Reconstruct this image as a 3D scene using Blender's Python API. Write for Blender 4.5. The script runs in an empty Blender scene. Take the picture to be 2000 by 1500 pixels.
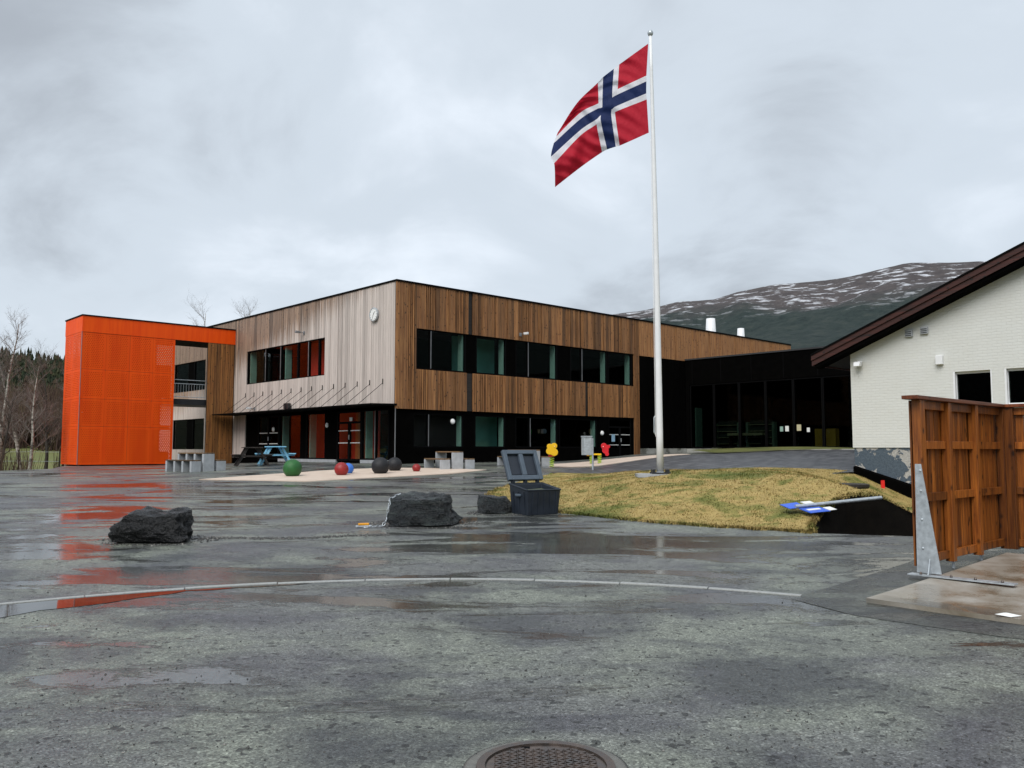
import bpy, bmesh, math, random
import numpy as np
from mathutils import Vector, Matrix, noise
from mathutils.geometry import delaunay_2d_cdt

R = math.radians
S = bpy.context.scene
COL = S.collection
rnd = random.Random(7)

# ------------------------------------------------------------------ camera
cam_d = bpy.data.cameras.new('camera')
cam = bpy.data.objects.new('camera', cam_d)
COL.objects.link(cam)
cam.location = (0, 0, 1.6)
cam.rotation_euler = (R(90 + 4.42), 0, 0)
cam_d.sensor_width = 36.0
cam_d.lens = 36.0 * 1660 / 2000
cam_d.clip_end = 12000
cam_d.clip_start = 0.05
S.camera = cam

# ------------------------------------------------------------------ light
SUN_AZ, SUN_EL = R(205), R(48)      # azimuth clockwise from +Y: behind the camera, to the left
W = bpy.data.worlds.new('World')
S.world = W
W.use_nodes = True
nt = W.node_tree
nt.nodes.clear()
def wn(t, **k):
    n = nt.nodes.new(t)
    for a, b in k.items():
        setattr(n, a, b)
    return n
def wl(a, b):
    nt.links.new(a, b)
sky = wn('ShaderNodeTexSky', sky_type='NISHITA', sun_disc=False)
sky.sun_elevation = SUN_EL
sky.sun_rotation = SUN_AZ
bg_sky = wn('ShaderNodeBackground')
bg_sky.inputs[1].default_value = 0.06
wl(sky.outputs[0], bg_sky.inputs[0])
tc = wn('ShaderNodeTexCoord')
sep = wn('ShaderNodeSeparateXYZ')
wl(tc.outputs['Generated'], sep.inputs[0])
def wmath(op, a, b=None):
    n = wn('ShaderNodeMath', operation=op)
    for i, v in enumerate((a, b)):
        if v is None:
            continue
        if isinstance(v, (int, float)):
            n.inputs[i].default_value = v
        else:
            wl(v, n.inputs[i])
    return n.outputs[0]
zz = wmath('ADD', wmath('ABSOLUTE', sep.outputs[2]), 0.42)     # cloud layer seen in perspective
cx_ = wmath('DIVIDE', sep.outputs[0], zz)
cy_ = wmath('DIVIDE', sep.outputs[1], zz)
comb = wn('ShaderNodeCombineXYZ')
wl(cx_, comb.inputs[0]); wl(cy_, comb.inputs[1])
def wnoise(scale, detail, rough, off, dist=0.0):
    m = wn('ShaderNodeMapping')
    m.inputs['Location'].default_value = off
    wl(comb.outputs[0], m.inputs[0])
    n = wn('ShaderNodeTexNoise')
    n.inputs['Scale'].default_value = scale
    n.inputs['Detail'].default_value = detail
    n.inputs['Roughness'].default_value = rough
    n.inputs['Distortion'].default_value = dist
    wl(m.outputs[0], n.inputs[0])
    return n.outputs[0]
big = wnoise(1.15, 3, 0.5, (3.1, 0.4, 0), 0.3)
mid = wnoise(2.9, 7, 0.55, (7.3, 2.2, 0), 0.4)
mixv = wmath('ADD', wmath('MULTIPLY', big, 0.55), wmath('MULTIPLY', mid, 0.45))
ramp = wn('ShaderNodeValToRGB')
cr = ramp.color_ramp
cr.interpolation = 'EASE'
cr.elements[0].position = 0.33
cr.elements[0].color = (0.35, 0.385, 0.43, 1)
cr.elements[1].position = 0.68
cr.elements[1].color = (0.725, 0.785, 0.86, 1)
e = cr.elements.new(0.50)
e.color = (0.535, 0.595, 0.66, 1)
wl(mixv, ramp.inputs[0])
bg_cl = wn('ShaderNodeBackground')
bg_cl.inputs[1].default_value = 0.71
wl(ramp.outputs[0], bg_cl.inputs[0])
wmix = wn('ShaderNodeMixShader')
wmix.inputs[0].default_value = 0.94
wl(bg_sky.outputs[0], wmix.inputs[1]); wl(bg_cl.outputs[0], wmix.inputs[2])
wout = wn('ShaderNodeOutputWorld')
wl(wmix.outputs[0], wout.inputs[0])

sd = bpy.data.lights.new('sun', 'SUN')
sd.energy = 1.5
sd.angle = R(40)
sd.color = (1.0, 0.97, 0.93)
sun = bpy.data.objects.new('sun', sd)
COL.objects.link(sun)
sdir = Vector((math.sin(SUN_AZ) * math.cos(SUN_EL), math.cos(SUN_AZ) * math.cos(SUN_EL), math.sin(SUN_EL)))
sun.rotation_euler = (-sdir).to_track_quat('-Z', 'Y').to_euler()
sun.location = (-20, -30, 40)

S.view_settings.view_transform = 'Standard'
S.view_settings.look = 'None'
S.view_settings.exposure = 0.86
S.view_settings.gamma = 1.0
S.cycles.use_denoising = True
S.cycles.max_bounces = 7
S.cycles.diffuse_bounces = 3
S.cycles.glossy_bounces = 3
S.cycles.transparent_max_bounces = 12
S.cycles.caustics_reflective = False
S.cycles.caustics_refractive = False

# ------------------------------------------------------------------ materials
def mat(name, col, rough=0.6, metal=0.0, spec=0.5):
    m = bpy.data.materials.new(name)
    m.use_nodes = True
    b = m.node_tree.nodes['Principled BSDF']
    b.inputs['Base Color'].default_value = (*col, 1)
    b.inputs['Roughness'].default_value = rough
    b.inputs['Metallic'].default_value = metal
    b.inputs['Specular IOR Level'].default_value = spec
    return m
class NB:
    def __init__(self, m):
        self.m = m; self.t = m.node_tree; self.b = self.t.nodes['Principled BSDF']
    def n(self, t, **k):
        x = self.t.nodes.new(t)
        for a, b in k.items():
            setattr(x, a, b)
        return x
    def l(self, a, b):
        self.t.links.new(a, b)
    def coord(self, scale=(1, 1, 1), kind='Object', rot=(0, 0, 0), loc=(0, 0, 0)):
        c = self.n('ShaderNodeTexCoord'); m = self.n('ShaderNodeMapping')
        m.inputs['Scale'].default_value = scale
        m.inputs['Rotation'].default_value = rot
        m.inputs['Location'].default_value = loc
        self.l(c.outputs[kind], m.inputs[0])
        return m.outputs[0]
    def world(self, scale=(1, 1, 1), rot=(0, 0, 0), loc=(0, 0, 0)):
        c = self.n('ShaderNodeNewGeometry'); m = self.n('ShaderNodeMapping')
        m.inputs['Scale'].default_value = scale
        m.inputs['Rotation'].default_value = rot
        m.inputs['Location'].default_value = loc
        self.l(c.outputs['Position'], m.inputs[0])
        return m.outputs[0]
    def noise(self, vec, scale, detail=4, rough=0.55, dist=0.0):
        x = self.n('ShaderNodeTexNoise')
        x.inputs['Scale'].default_value = scale
        x.inputs['Detail'].default_value = detail
        x.inputs['Roughness'].default_value = rough
        x.inputs['Distortion'].default_value = dist
        if vec is not None:
            self.l(vec, x.inputs[0])
        return x.outputs[0]
    def vor(self, vec, scale, feature='F1', out='Distance'):
        x = self.n('ShaderNodeTexVoronoi', feature=feature)
        x.inputs['Scale'].default_value = scale
        self.l(vec, x.inputs[0])
        return x.outputs[out]
    def ramp(self, fac, stops, interp='LINEAR'):
        x = self.n('ShaderNodeValToRGB')
        c = x.color_ramp; c.interpolation = interp
        while len(c.elements) < len(stops):
            c.elements.new(0.5)
        for e_, (p, v) in zip(c.elements, stops):
            e_.position = p
            e_.color = (*v, 1) if isinstance(v, tuple) else (v, v, v, 1)
        self.l(fac, x.inputs[0])
        return x.outputs[0]
    def math(self, op, a, b=None, clamp=False):
        x = self.n('ShaderNodeMath', operation=op, use_clamp=clamp)
        for i, v in enumerate((a, b)):
            if v is None:
                continue
            if isinstance(v, (int, float)):
                x.inputs[i].default_value = v
            else:
                self.l(v, x.inputs[i])
        return x.outputs[0]
    def mix(self, fac, a, b, mode='MIX'):
        x = self.n('ShaderNodeMix', data_type='RGBA', blend_type=mode)
        for i, v in ((0, fac), (6, a), (7, b)):
            if isinstance(v, (int, float)):
                x.inputs[i].default_value = v
            elif isinstance(v, tuple):
                x.inputs[i].default_value = (*v, 1)
            else:
                self.l(v, x.inputs[i])
        return x.outputs[2]
    def col(self, o): self.l(o, self.b.inputs['Base Color'])
    def rough(self, o): self.l(o, self.b.inputs['Roughness'])
    def bump(self, h, strength=0.3, dist=0.02):
        x = self.n('ShaderNodeBump')
        x.inputs['Strength'].default_value = strength
        x.inputs['Distance'].default_value = dist
        self.l(h, x.inputs['Height'])
        self.l(x.outputs[0], self.b.inputs['Normal'])
    def rand(self):
        return self.n('ShaderNodeObjectInfo').outputs['Random']
    def island(self):
        return self.n('ShaderNodeNewGeometry').outputs['Random Per Island']

M = {}
def simple(name, col, rough=0.6, metal=0.0, var=0.18, scale=6.0, bump=0.0, spec=0.5):
    m = mat(name, col, rough, metal, spec); b = NB(m)
    v = b.noise(b.coord(), scale, 5, 0.6)
    lo = tuple(c * (1 - var) for c in col); hi = tuple(min(1, c * (1 + var)) for c in col)
    b.col(b.ramp(v, [(0.3, lo), (0.7, hi)]))
    b.rough(b.ramp(v, [(0.3, max(0.02, rough - 0.08)), (0.7, min(1, rough + 0.08))]))
    if bump:
        b.bump(b.noise(b.coord(), scale * 6, 4), bump, 0.01)
    M[name] = m
    return m

def wood(name, base, dark, pale=None, gs=20.0, zscale=0.9, rough=0.6, axis=2):
    """vertical boards: grain along one axis, knots, tone from board to board"""
    m = mat(name, base, rough); b = NB(m)
    sc = [gs, gs, gs]; sc[axis] = zscale
    grain = b.noise(b.coord(tuple(sc)), 1.0, 5, 0.65)
    off = b.n('ShaderNodeVectorMath', operation='ADD')
    ks = [6.0, 6.0, 6.0]; ks[axis] = 4.2
    b.l(b.coord(tuple(ks)), off.inputs[0])
    rv = b.n('ShaderNodeCombineXYZ'); b.l(b.math('MULTIPLY', b.rand(), 40.0), rv.inputs[axis])
    b.l(rv.outputs[0], off.inputs[1])
    knot = b.vor(off.outputs[0], 1.0)
    kn = b.ramp(knot, [(0.09, 0.15), (0.22, 1.0)])
    tone = b.ramp(b.rand(), [(0.0, 0.42), (0.2, 0.85), (0.7, 1.05), (1.0, 1.4)])
    c = b.mix(b.ramp(grain, [(0.32, 0.0), (0.7, 1.0)]), dark, base)
    c = b.mix(1.0, c, tone, 'MULTIPLY')
    c = b.mix(1.0, c, kn, 'MULTIPLY')
    ws = [11.0, 11.0, 11.0]; ws[axis] = 0.35
    c = b.mix(1.0, c, b.ramp(b.noise(b.coord(tuple(ws), loc=(3, 5, 1)), 1.0, 5, 0.7), [(0.30, 0.35), (0.46, 0.95), (0.7, 1.2)]), 'MULTIPLY')
    if pale:
        pale_col, mask = pale
        mk = mask(b)
        pg = b.mix(b.ramp(grain, [(0.3, 0.0), (0.65, 1.0)]), tuple(q * 0.74 for q in pale_col), pale_col)
        pg = b.mix(1.0, pg, b.ramp(b.rand(), [(0.0, 0.76), (0.4, 0.97), (1.0, 1.08)]), 'MULTIPLY')
        pg = b.mix(1.0, pg, b.ramp(knot, [(0.04, 0.7), (0.12, 1.0)]), 'MULTIPLY')
        c = b.mix(mk, c, pg)
    b.col(c)
    b.bump(grain, 0.25, 0.006)
    M[name] = m
    return m

wood('brown_cladding', (0.40, 0.195, 0.070), (0.17, 0.065, 0.022))
def pale_mask(b):
    # bleached by weather; brown left under the eaves and toward the stair tower, ragged by board
    p = b.coord(); s_ = b.n('ShaderNodeSeparateXYZ'); b.l(p, s_.inputs[0])
    y, z = s_.outputs[1], s_.outputs[2]
    streak = b.noise(b.coord((9, 9, 0.35)), 1.0, 4, 0.6)
    lim = b.math('ADD', b.math('MULTIPLY', b.math('SUBTRACT', 8.9, z), 0.55), b.math('MULTIPLY', b.math('SUBTRACT', 3.2, y), 0.125))
    lim = b.math('ADD', lim, b.math('MULTIPLY', b.math('SUBTRACT', streak, 0.42), 1.7))
    return b.ramp(lim, [(0.0, 0.12), (0.62, 1.0)])
wood('pale_cladding', (0.33, 0.215, 0.14), (0.15, 0.085, 0.05), pale=((0.63, 0.55, 0.50), pale_mask))
wood('link_cladding', (0.33, 0.145, 0.036), (0.13, 0.044, 0.012))
wood('fence_wood', (0.39, 0.125, 0.018), (0.10, 0.023, 0.004), gs=30, zscale=1.6, rough=0.42)
wood('cap_wood', (0.25, 0.065, 0.016), (0.09, 0.02, 0.006), gs=30, zscale=1.6, rough=0.4, axis=0)
wood('bench_wood', (0.22, 0.13, 0.06), (0.10, 0.06, 0.03), axis=0)
wood('dark_timber', (0.028, 0.020, 0.015), (0.012, 0.009, 0.007), axis=0)
wood('rake_wood', (0.070, 0.014, 0.008), (0.022, 0.006, 0.004), axis=1)
simple('black_board', (0.0018, 0.0017, 0.0016), 0.9, var=0.4, scale=3, spec=0.02)
simple('black_metal', (0.003, 0.003, 0.0033), 0.7, var=0.2, spec=0.06)
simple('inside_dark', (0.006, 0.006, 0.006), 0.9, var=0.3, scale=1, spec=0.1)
simple('reveal_green', (0.27, 0.40, 0.35), 0.6, var=0.1)
simple('teal_wall', (0.12, 0.34, 0.29), 0.7, var=0.15, scale=2)
simple('red_wall', (0.62, 0.03, 0.02), 0.6, var=0.1, scale=2)
simple('orange_wall', (0.62, 0.16, 0.05), 0.6, var=0.1, scale=2)
simple('orange_panel', (0.92, 0.098, 0.004), 0.5, var=0.07, scale=1.2, spec=0.2)
b = NB(M['orange_panel']); b.col(b.mix(1.0, b.ramp(b.noise(b.coord((5, 5, .35)), 1.0, 5, .65), [(.3, (.84, .066, .003)), (.6, (.93, .098, .004)), (.8, (.95, .112, .008))]), b.ramp(b.rand(), [(0, .94), (1, 1.04)]), 'MULTIPLY'))
simple('screen_red', (0.60, 0.045, 0.003), 0.7, var=0.1, spec=0.1)  # deeper red for the added sheet, so the tower holes read as shaded
simple('grey_steel', (0.30, 0.31, 0.32), 0.45, 0.6, var=0.15)
simple('galvanised', (0.50, 0.54, 0.57), 0.42, 0.55, var=0.2, scale=14)
simple('dark_steel', (0.025, 0.028, 0.032), 0.45, 0.3)
simple('white_paint', (0.78, 0.79, 0.80), 0.35, var=0.04)
simple('white_lamp', (0.85, 0.85, 0.83), 0.3, var=0.03)
simple('black_plastic', (0.02, 0.02, 0.022), 0.4)
simple('bin_plastic', (0.017, 0.023, 0.034), 0.42, var=0.22, scale=5, bump=0.06)
simple('bin_inside', (0.075, 0.10, 0.13), 0.5, var=0.15, scale=5)
simple('wet_sand', (0.10, 0.12, 0.075), 0.8, var=0.4, scale=30, bump=0.5)
simple('concrete', (0.36, 0.38, 0.40), 0.6, var=0.16, scale=5, bump=0.1)
simple('granite', (0.30, 0.31, 0.30), 0.5, var=0.22, scale=40, bump=0.2)
simple('mortar', (0.12, 0.118, 0.105), 0.5, var=0.4, scale=9, bump=0.3)
simple('roof_felt', (0.03, 0.03, 0.032), 0.8)
simple('paper_white', (0.75, 0.76, 0.74), 0.6, var=0.05)
simple('paper_blue', (0.30, 0.48, 0.62), 0.6, var=0.1)
simple('paper_green', (0.05, 0.42, 0.07), 0.6, var=0.1)
simple('yellow_board', (0.72, 0.38, 0.05), 0.6, var=0.15)
simple('pale_wood', (0.52, 0.47, 0.30), 0.6, var=0.1)
simple('shelf_green', (0.24, 0.34, 0.27), 0.6, var=0.3, scale=9)
simple('book_spines', (0.035, 0.05, 0.045), 0.7, var=0.7, scale=14)
simple('sign_blue', (0.015, 0.10, 0.62), 0.35, var=0.1)
simple('yellow_paint', (0.86, 0.50, 0.01), 0.4, var=0.06)
simple('red_paint', (0.62, 0.012, 0.02), 0.4, var=0.1)
simple('lime_paint', (0.42, 0.60, 0.05), 0.4, var=0.1)
simple('blue_paint', (0.27, 0.62, 0.85), 0.5, var=0.12)
simple('marker_red', (0.75, 0.02, 0.015), 0.4)
simple('ball_green', (0.012, 0.10, 0.018), 0.55, var=0.25, scale=5)
simple('ball_red', (0.26, 0.012, 0.012), 0.5, var=0.25, scale=5)
simple('ball_blue', (0.04, 0.17, 0.60), 0.5, var=0.2, scale=5)
simple('ball_black', (0.006, 0.0065, 0.009), 0.6, var=0.3, scale=5)
m = mat('grit_stone', (0.05, 0.05, 0.05), 0.5); b = NB(m)
b.col(b.ramp(b.island(), [(0.0, (0.012, 0.012, 0.012)), (0.6, (0.035, 0.034, 0.032)), (0.85, (0.10, 0.095, 0.085)), (1.0, (0.22, 0.21, 0.19))]))
M['grit_stone'] = m
simple('earth', (0.005, 0.004, 0.003), 0.95, var=0.5, scale=4, bump=0.8, spec=0.1)
simple('orange_lens', (0.8, 0.35, 0.03), 0.3)

# glass: clear pane with a real Fresnel reflection
def glass(name, tint, refl=1.0):
    m = bpy.data.materials.new(name); m.use_nodes = True
    t = m.node_tree; t.nodes.clear()
    o = t.nodes.new('ShaderNodeOutputMaterial'); mx = t.nodes.new('ShaderNodeMixShader')
    tr = t.nodes.new('ShaderNodeBsdfTransparent'); gl = t.nodes.new('ShaderNodeBsdfGlossy')
    fr = t.nodes.new('ShaderNodeFresnel'); ml = t.nodes.new('ShaderNodeMath'); ml.operation = 'MULTIPLY'
    tr.inputs[0].default_value = (*tint, 1)
    gl.inputs['Roughness'].default_value = 0.015
    ge = t.nodes.new('ShaderNodeNewGeometry'); mr = t.nodes.new('ShaderNodeMapRange')    # the same index on both faces of the pane
    mr.inputs['To Min'].default_value = 1.45; mr.inputs['To Max'].default_value = 1 / 1.45
    t.links.new(ge.outputs['Backfacing'], mr.inputs['Value']); t.links.new(mr.outputs[0], fr.inputs[0])
    ml.inputs[1].default_value = refl
    t.links.new(fr.outputs[0], ml.inputs[0]); t.links.new(ml.outputs[0], mx.inputs[0])
    t.links.new(tr.outputs[0], mx.inputs[1]); t.links.new(gl.outputs[0], mx.inputs[2])
    t.links.new(mx.outputs[0], o.inputs[0])
    M[name] = m
glass('glass', (0.84, 0.90, 0.88), 0.7)
glass('glass_dark', (0.42, 0.47, 0.45), 0.3)

# wet asphalt
def asphalt(name, tone=1.0, seed=0.0, wet=1.0):
    m = mat(name, (0.06, 0.06, 0.06), 0.35); b = NB(m)
    fine = b.noise(b.world(), 70, 4, 0.75)
    mid_ = b.noise(b.world(loc=(seed, 0, 0)), 11, 6, 0.78)
    patch = b.noise(b.world((0.8, 1.2, 1), rot=(0, 0, R(12)), loc=(seed, seed, 0)), 0.75, 8, 0.66, 0.5)
    streak = b.noise(b.world((0.42, 1.3, 1), rot=(0, 0, R(-7)), loc=(seed + 4, 2, 0)), 0.8, 8, 0.66, 0.6)
    hue = b.noise(b.world(loc=(9, seed, 0)), 0.5, 5, 0.6)
    stone = b.n('ShaderNodeSeparateColor'); b.l(b.vor(b.world(), 85, out='Color'), stone.inputs[0])
    speck = b.n('ShaderNodeSeparateColor'); b.l(b.vor(b.world(), 24, out='Color'), speck.inputs[0])
    c = b.mix(b.ramp(patch, [(0.40, 0.0), (0.58, 1.0)]), tuple(q * tone for q in (0.046, 0.050, 0.050)), tuple(q * tone for q in (0.148, 0.160, 0.132)))
    c = b.mix(b.ramp(hue, [(0.45, 0.0), (0.6, 0.5)]), c, tuple(q * tone for q in (0.078, 0.076, 0.088)))
    c = b.mix(1.0, c, b.ramp(mid_, [(0.30, 0.70), (0.5, 1.0), (0.70, 1.22)]), 'MULTIPLY')
    c = b.mix(1.0, c, b.ramp(stone.outputs[0], [(0.0, 0.42), (0.5, 0.97), (0.85, 1.25), (1.0, 2.0)]), 'MULTIPLY')
    c = b.mix(1.0, c, b.ramp(speck.outputs[0], [(0.0, 0.25), (0.035, 0.35), (0.05, 1.0), (0.95, 1.0), (1.0, 1.5)]), 'MULTIPLY')
    sp_ = b.n('ShaderNodeSeparateXYZ'); b.l(b.world(), sp_.inputs[0]); X_, Y_ = sp_.outputs[0], sp_.outputs[1]
    def band(v, c0, w_): return b.math('SUBTRACT', 1.0, b.math('DIVIDE', b.math('ABSOLUTE', b.math('SUBTRACT', v, c0)), w_), True)
    gutter = b.math('MULTIPLY', band(b.math('ADD', Y_, b.math('MULTIPLY', X_, 0.16)), 13.7, 1.5), band(X_, 2.6, 4.0))          # dip at the foot of the mound
    rad_ = b.math('SQRT', b.math('ADD', b.math('POWER', b.math('ADD', X_, 0.7), 2.0), b.math('POWER', b.math('SUBTRACT', Y_, 2.39), 2.0)))
    kerbw = b.math('MULTIPLY', band(rad_, 7.45, 0.75), band(Y_, 10.0, 3.0))                                                    # channel inside the kerb
    lowl = b.math('MULTIPLY', band(b.math('ADD', X_, b.math('MULTIPLY', Y_, 0.45)), 0.0, 3.5), band(Y_, 20.0, 11.0))          # fall toward the tower side
    dip = b.math('ADD', b.math('MULTIPLY', gutter, 0.16), b.math('ADD', b.math('MULTIPLY', kerbw, 0.09), b.math('MULTIPLY', lowl, 0.07)))
    dip = b.math('SUBTRACT', dip, b.math('MULTIPLY', b.math('SUBTRACT', 1.0, b.math('DIVIDE', Y_, 9.0), True), 0.16))          # the crown of the turning circle drains dry
    wetv = b.math('ADD', b.math('ADD', streak, dip), b.math('MULTIPLY', b.math('SUBTRACT', mid_, 0.5), 0.10))
    film = b.math('MULTIPLY', b.ramp(wetv, [(0.515, 0.0), (0.56, 1.0)]), wet)      # 1 = standing film of water
    c = b.mix(b.math('MULTIPLY', film, 0.65), c, tuple(q * tone for q in (0.026, 0.026, 0.025)))
    b.col(c)
    b.rough(b.math('MULTIPLY', b.ramp(patch, [(0.3, 0.34), (0.7, 0.50)]), b.math('SUBTRACT', 1.0, b.math('MULTIPLY', film, 0.88))))
    hgt = b.math('MULTIPLY', b.math('ADD', b.math('ADD', fine, b.math('MULTIPLY', mid_, 1.0)), b.math('MULTIPLY', stone.outputs[0], 0.6)), b.math('SUBTRACT', 1.0, b.math('MULTIPLY', film, 0.95)))
    b.bump(hgt, 0.50, 0.014)
    b.b.inputs['Specular IOR Level'].default_value = 0.5
    M[name] = m
asphalt('asphalt', 1.2)
asphalt('asphalt_new', 0.68, 5.0, 0.7)

m = mat('water', (0.03, 0.03, 0.03), 0.03); b = NB(m)
b.bump(b.noise(b.world(), 30, 2), 0.02, 0.002)
b.col(b.ramp(b.noise(b.world(), 3, 4), [(0.35, (0.02, 0.02, 0.019)), (0.7, (0.05, 0.047, 0.04))]))
M['water'] = m

m = mat('pavers', (0.07, 0.07, 0.075), 0.45); b = NB(m)
br = b.n('ShaderNodeTexBrick'); b.l(b.world(rot=(0, 0, R(-43))), br.inputs[0])
br.inputs['Color1'].default_value = (0.13, 0.13, 0.135, 1); br.inputs['Color2'].default_value = (0.045, 0.045, 0.05, 1)
br.inputs['Mortar'].default_value = (0.010, 0.010, 0.010, 1)
br.inputs['Scale'].default_value = 1.0; br.inputs['Brick Width'].default_value = 0.42; br.inputs['Row Height'].default_value = 0.28
br.inputs['Mortar Size'].default_value = 0.03
b.col(br.outputs['Color']); b.bump(br.outputs['Fac'], -0.5, 0.01)
M['pavers'] = m

m = mat('tan_surface', (0.62, 0.50, 0.40), 0.6); b = NB(m)
f = b.noise(b.world(), 2.2, 6, 0.65); g = b.noise(b.world(), 120, 2)
c = b.ramp(f, [(0.3, (0.52, 0.41, 0.325)), (0.7, (0.68, 0.56, 0.46))])
b.col(b.mix(b.ramp(g, [(0.4, 0.0), (0.7, 0.3)]), c, (0.40, 0.33, 0.27)))
b.bump(g, 0.2, 0.005)
M['tan_surface'] = m

m = mat('slab_concrete', (0.3, 0.26, 0.2), 0.35); b = NB(m)
f = b.noise(b.world((1, 1, 1)), 1.1, 5, 0.6, 0.3); g = b.noise(b.world(), 60, 3)
c = b.ramp(f, [(0.33, (0.12, 0.09, 0.05)), (0.45, (0.25, 0.22, 0.175)), (0.62, (0.36, 0.335, 0.295))])
b.col(b.mix(b.ramp(g, [(0.35, 0.0), (0.75, 0.35)]), c, (0.16, 0.14, 0.11)))
b.rough(b.ramp(f, [(0.38, 0.14), (0.6, 0.5)]))
b.bump(g, 0.12, 0.004)
M['slab_concrete'] = m

def grass(name, stops, sc=0.55):
    m = mat(name, (0.2, 0.15, 0.05), 0.85, spec=0.2); b = NB(m)
    f = b.noise(b.world(), sc, 6, 0.65, 0.4)
    g = b.noise(b.world((1, 1.6, 1)), 9, 5, 0.7)
    c = b.ramp(f, stops)
    c = b.mix(1.0, c, b.ramp(g, [(0.3, 0.72), (0.5, 1.0), (0.75, 1.25)]), 'MULTIPLY')
    c = b.mix(1.0, c, b.ramp(b.island(), [(0.0, 0.62), (1.0, 1.3)]), 'MULTIPLY')
    b.col(c); b.bump(g, 0.4, 0.03)
    M[name] = m
grass('dead_grass', [(0.36, (0.080, 0.098, 0.020)), (0.44, (0.17, 0.155, 0.045)), (0.50, (0.32, 0.235, 0.090)), (0.56, (0.26, 0.195, 0.068)), (0.62, (0.105, 0.115, 0.026)), (0.70, (0.25, 0.185, 0.065))])
grass('green_grass', [(0.3, (0.06, 0.075, 0.02)), (0.6, (0.15, 0.15, 0.05))])
grass('meadow', [(0.3, (0.075, 0.10, 0.03)), (0.5, (0.14, 0.15, 0.05)), (0.7, (0.20, 0.165, 0.07))], 0.05)

m = mat('rock', (0.02, 0.02, 0.022), 0.32); b = NB(m)
f = b.noise(b.coord((1, 1, 3)), 3.0, 7, 0.7); g = b.noise(b.coord(), 22, 5, 0.7)
b.col(b.ramp(f, [(0.3, (0.003, 0.003, 0.0035)), (0.62, (0.008, 0.0085, 0.010)), (0.78, (0.035, 0.038, 0.042))]))
b.rough(b.ramp(g, [(0.3, 0.14), (0.7, 0.5)]))
b.bump(g, 1.0, 0.05)
b.b.inputs['Specular IOR Level'].default_value = 0.55
M['rock'] = m
m = mat('rock_layered', (0.05, 0.06, 0.06), 0.35); b = NB(m)
f = b.noise(b.coord((0.8, 0.8, 4), rot=(R(8), R(6), 0)), 2.2, 7, 0.7, 0.5); g = b.noise(b.coord((1, 1, 2.5)), 18, 5, 0.7)
b.col(b.ramp(f, [(0.34, (0.004, 0.0045, 0.006)), (0.52, (0.014, 0.018, 0.020)), (0.62, (0.034, 0.044, 0.042)), (0.72, (0.12, 0.135, 0.12))]))
b.rough(b.ramp(g, [(0.3, 0.14), (0.7, 0.5)]))
b.bump(g, 1.0, 0.06)
b.b.inputs['Specular IOR Level'].default_value = 0.55
M['rock_layered'] = m

m = mat('white_brick', (0.74, 0.74, 0.69), 0.6); b = NB(m)
cc = b.n('ShaderNodeTexCoord'); sp = b.n('ShaderNodeSeparateXYZ'); cb = b.n('ShaderNodeCombineXYZ')
b.l(cc.outputs['Object'], sp.inputs[0])
b.l(sp.outputs[1], cb.inputs[0]); b.l(sp.outputs[2], cb.inputs[1])
br = b.n('ShaderNodeTexBrick'); b.l(cb.outputs[0], br.inputs[0])
br.inputs['Scale'].default_value = 1.0; br.inputs['Brick Width'].default_value = 0.24; br.inputs['Row Height'].default_value = 0.078
br.inputs['Mortar Size'].default_value = 0.007; br.inputs['Mortar Smooth'].default_value = 0.4
br.inputs['Color1'].default_value = (0.665, 0.675, 0.645, 1); br.inputs['Color2'].default_value = (0.65, 0.66, 0.63, 1)
br.inputs['Mortar'].default_value = (0.615, 0.622, 0.59, 1)
crk = b.noise(b.coord((1, 0.55, 9)), 1.0, 5, 0.7)
c = b.mix(b.ramp(crk, [(0.66, 0.0), (0.72, 0.5)]), br.outputs['Color'], (0.36, 0.35, 0.32))
c = b.mix(b.ramp(b.noise(b.coord(), 1.3, 5), [(0.35, 0.0), (0.7, 0.22)]), c, (0.55, 0.54, 0.48))
b.col(c)
b.bump(b.math('ADD', b.math('MULTIPLY', br.outputs['Fac'], -1.0), b.math('MULTIPLY', b.noise(b.coord(), 24, 4), 1.0)), 0.5, 0.008)
M['white_brick'] = m
m = mat('peeling_plinth', (0.06, 0.085, 0.11), 0.6); b = NB(m)
f = b.noise(b.coord(), 2.1, 6, 0.62, 0.5); g = b.noise(b.coord(), 25, 4)
mk = b.ramp(f, [(0.535, 0.0), (0.55, 1.0)])
c1 = b.ramp(g, [(0.3, (0.045, 0.065, 0.088)), (0.7, (0.085, 0.115, 0.145))])
c2 = b.ramp(g, [(0.3, (0.30, 0.29, 0.27)), (0.7, (0.46, 0.45, 0.42))])
b.col(b.mix(mk, c1, c2))
b.bump(b.math('SUBTRACT', g, b.math('MULTIPLY', mk, 0.8)), 0.6, 0.015)
M['peeling_plinth'] = m
m = mat('stained_concrete', (0.36, 0.35, 0.32), 0.7); b = NB(m)
f = b.noise(b.coord((0.6, 0.6, 0.9)), 1.6, 5, 0.6)
b.col(b.ramp(f, [(0.40, (0.12, 0.12, 0.10)), (0.50, (0.33, 0.33, 0.30)), (0.7, (0.46, 0.46, 0.43))]))
M['stained_concrete'] = m

m = mat('rust_iron', (0.12, 0.07, 0.05), 0.5, 0.4); b = NB(m)
f = b.noise(b.world(), 14, 5, 0.65)
b.col(b.ramp(f, [(0.3, (0.05, 0.045, 0.042)), (0.6, (0.105, 0.080, 0.068)), (0.8, (0.17, 0.145, 0.125))]))
b.rough(b.ramp(f, [(0.3, 0.25), (0.7, 0.6)]))
b.bump(f, 0.3, 0.004)
M['rust_iron'] = m

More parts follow.
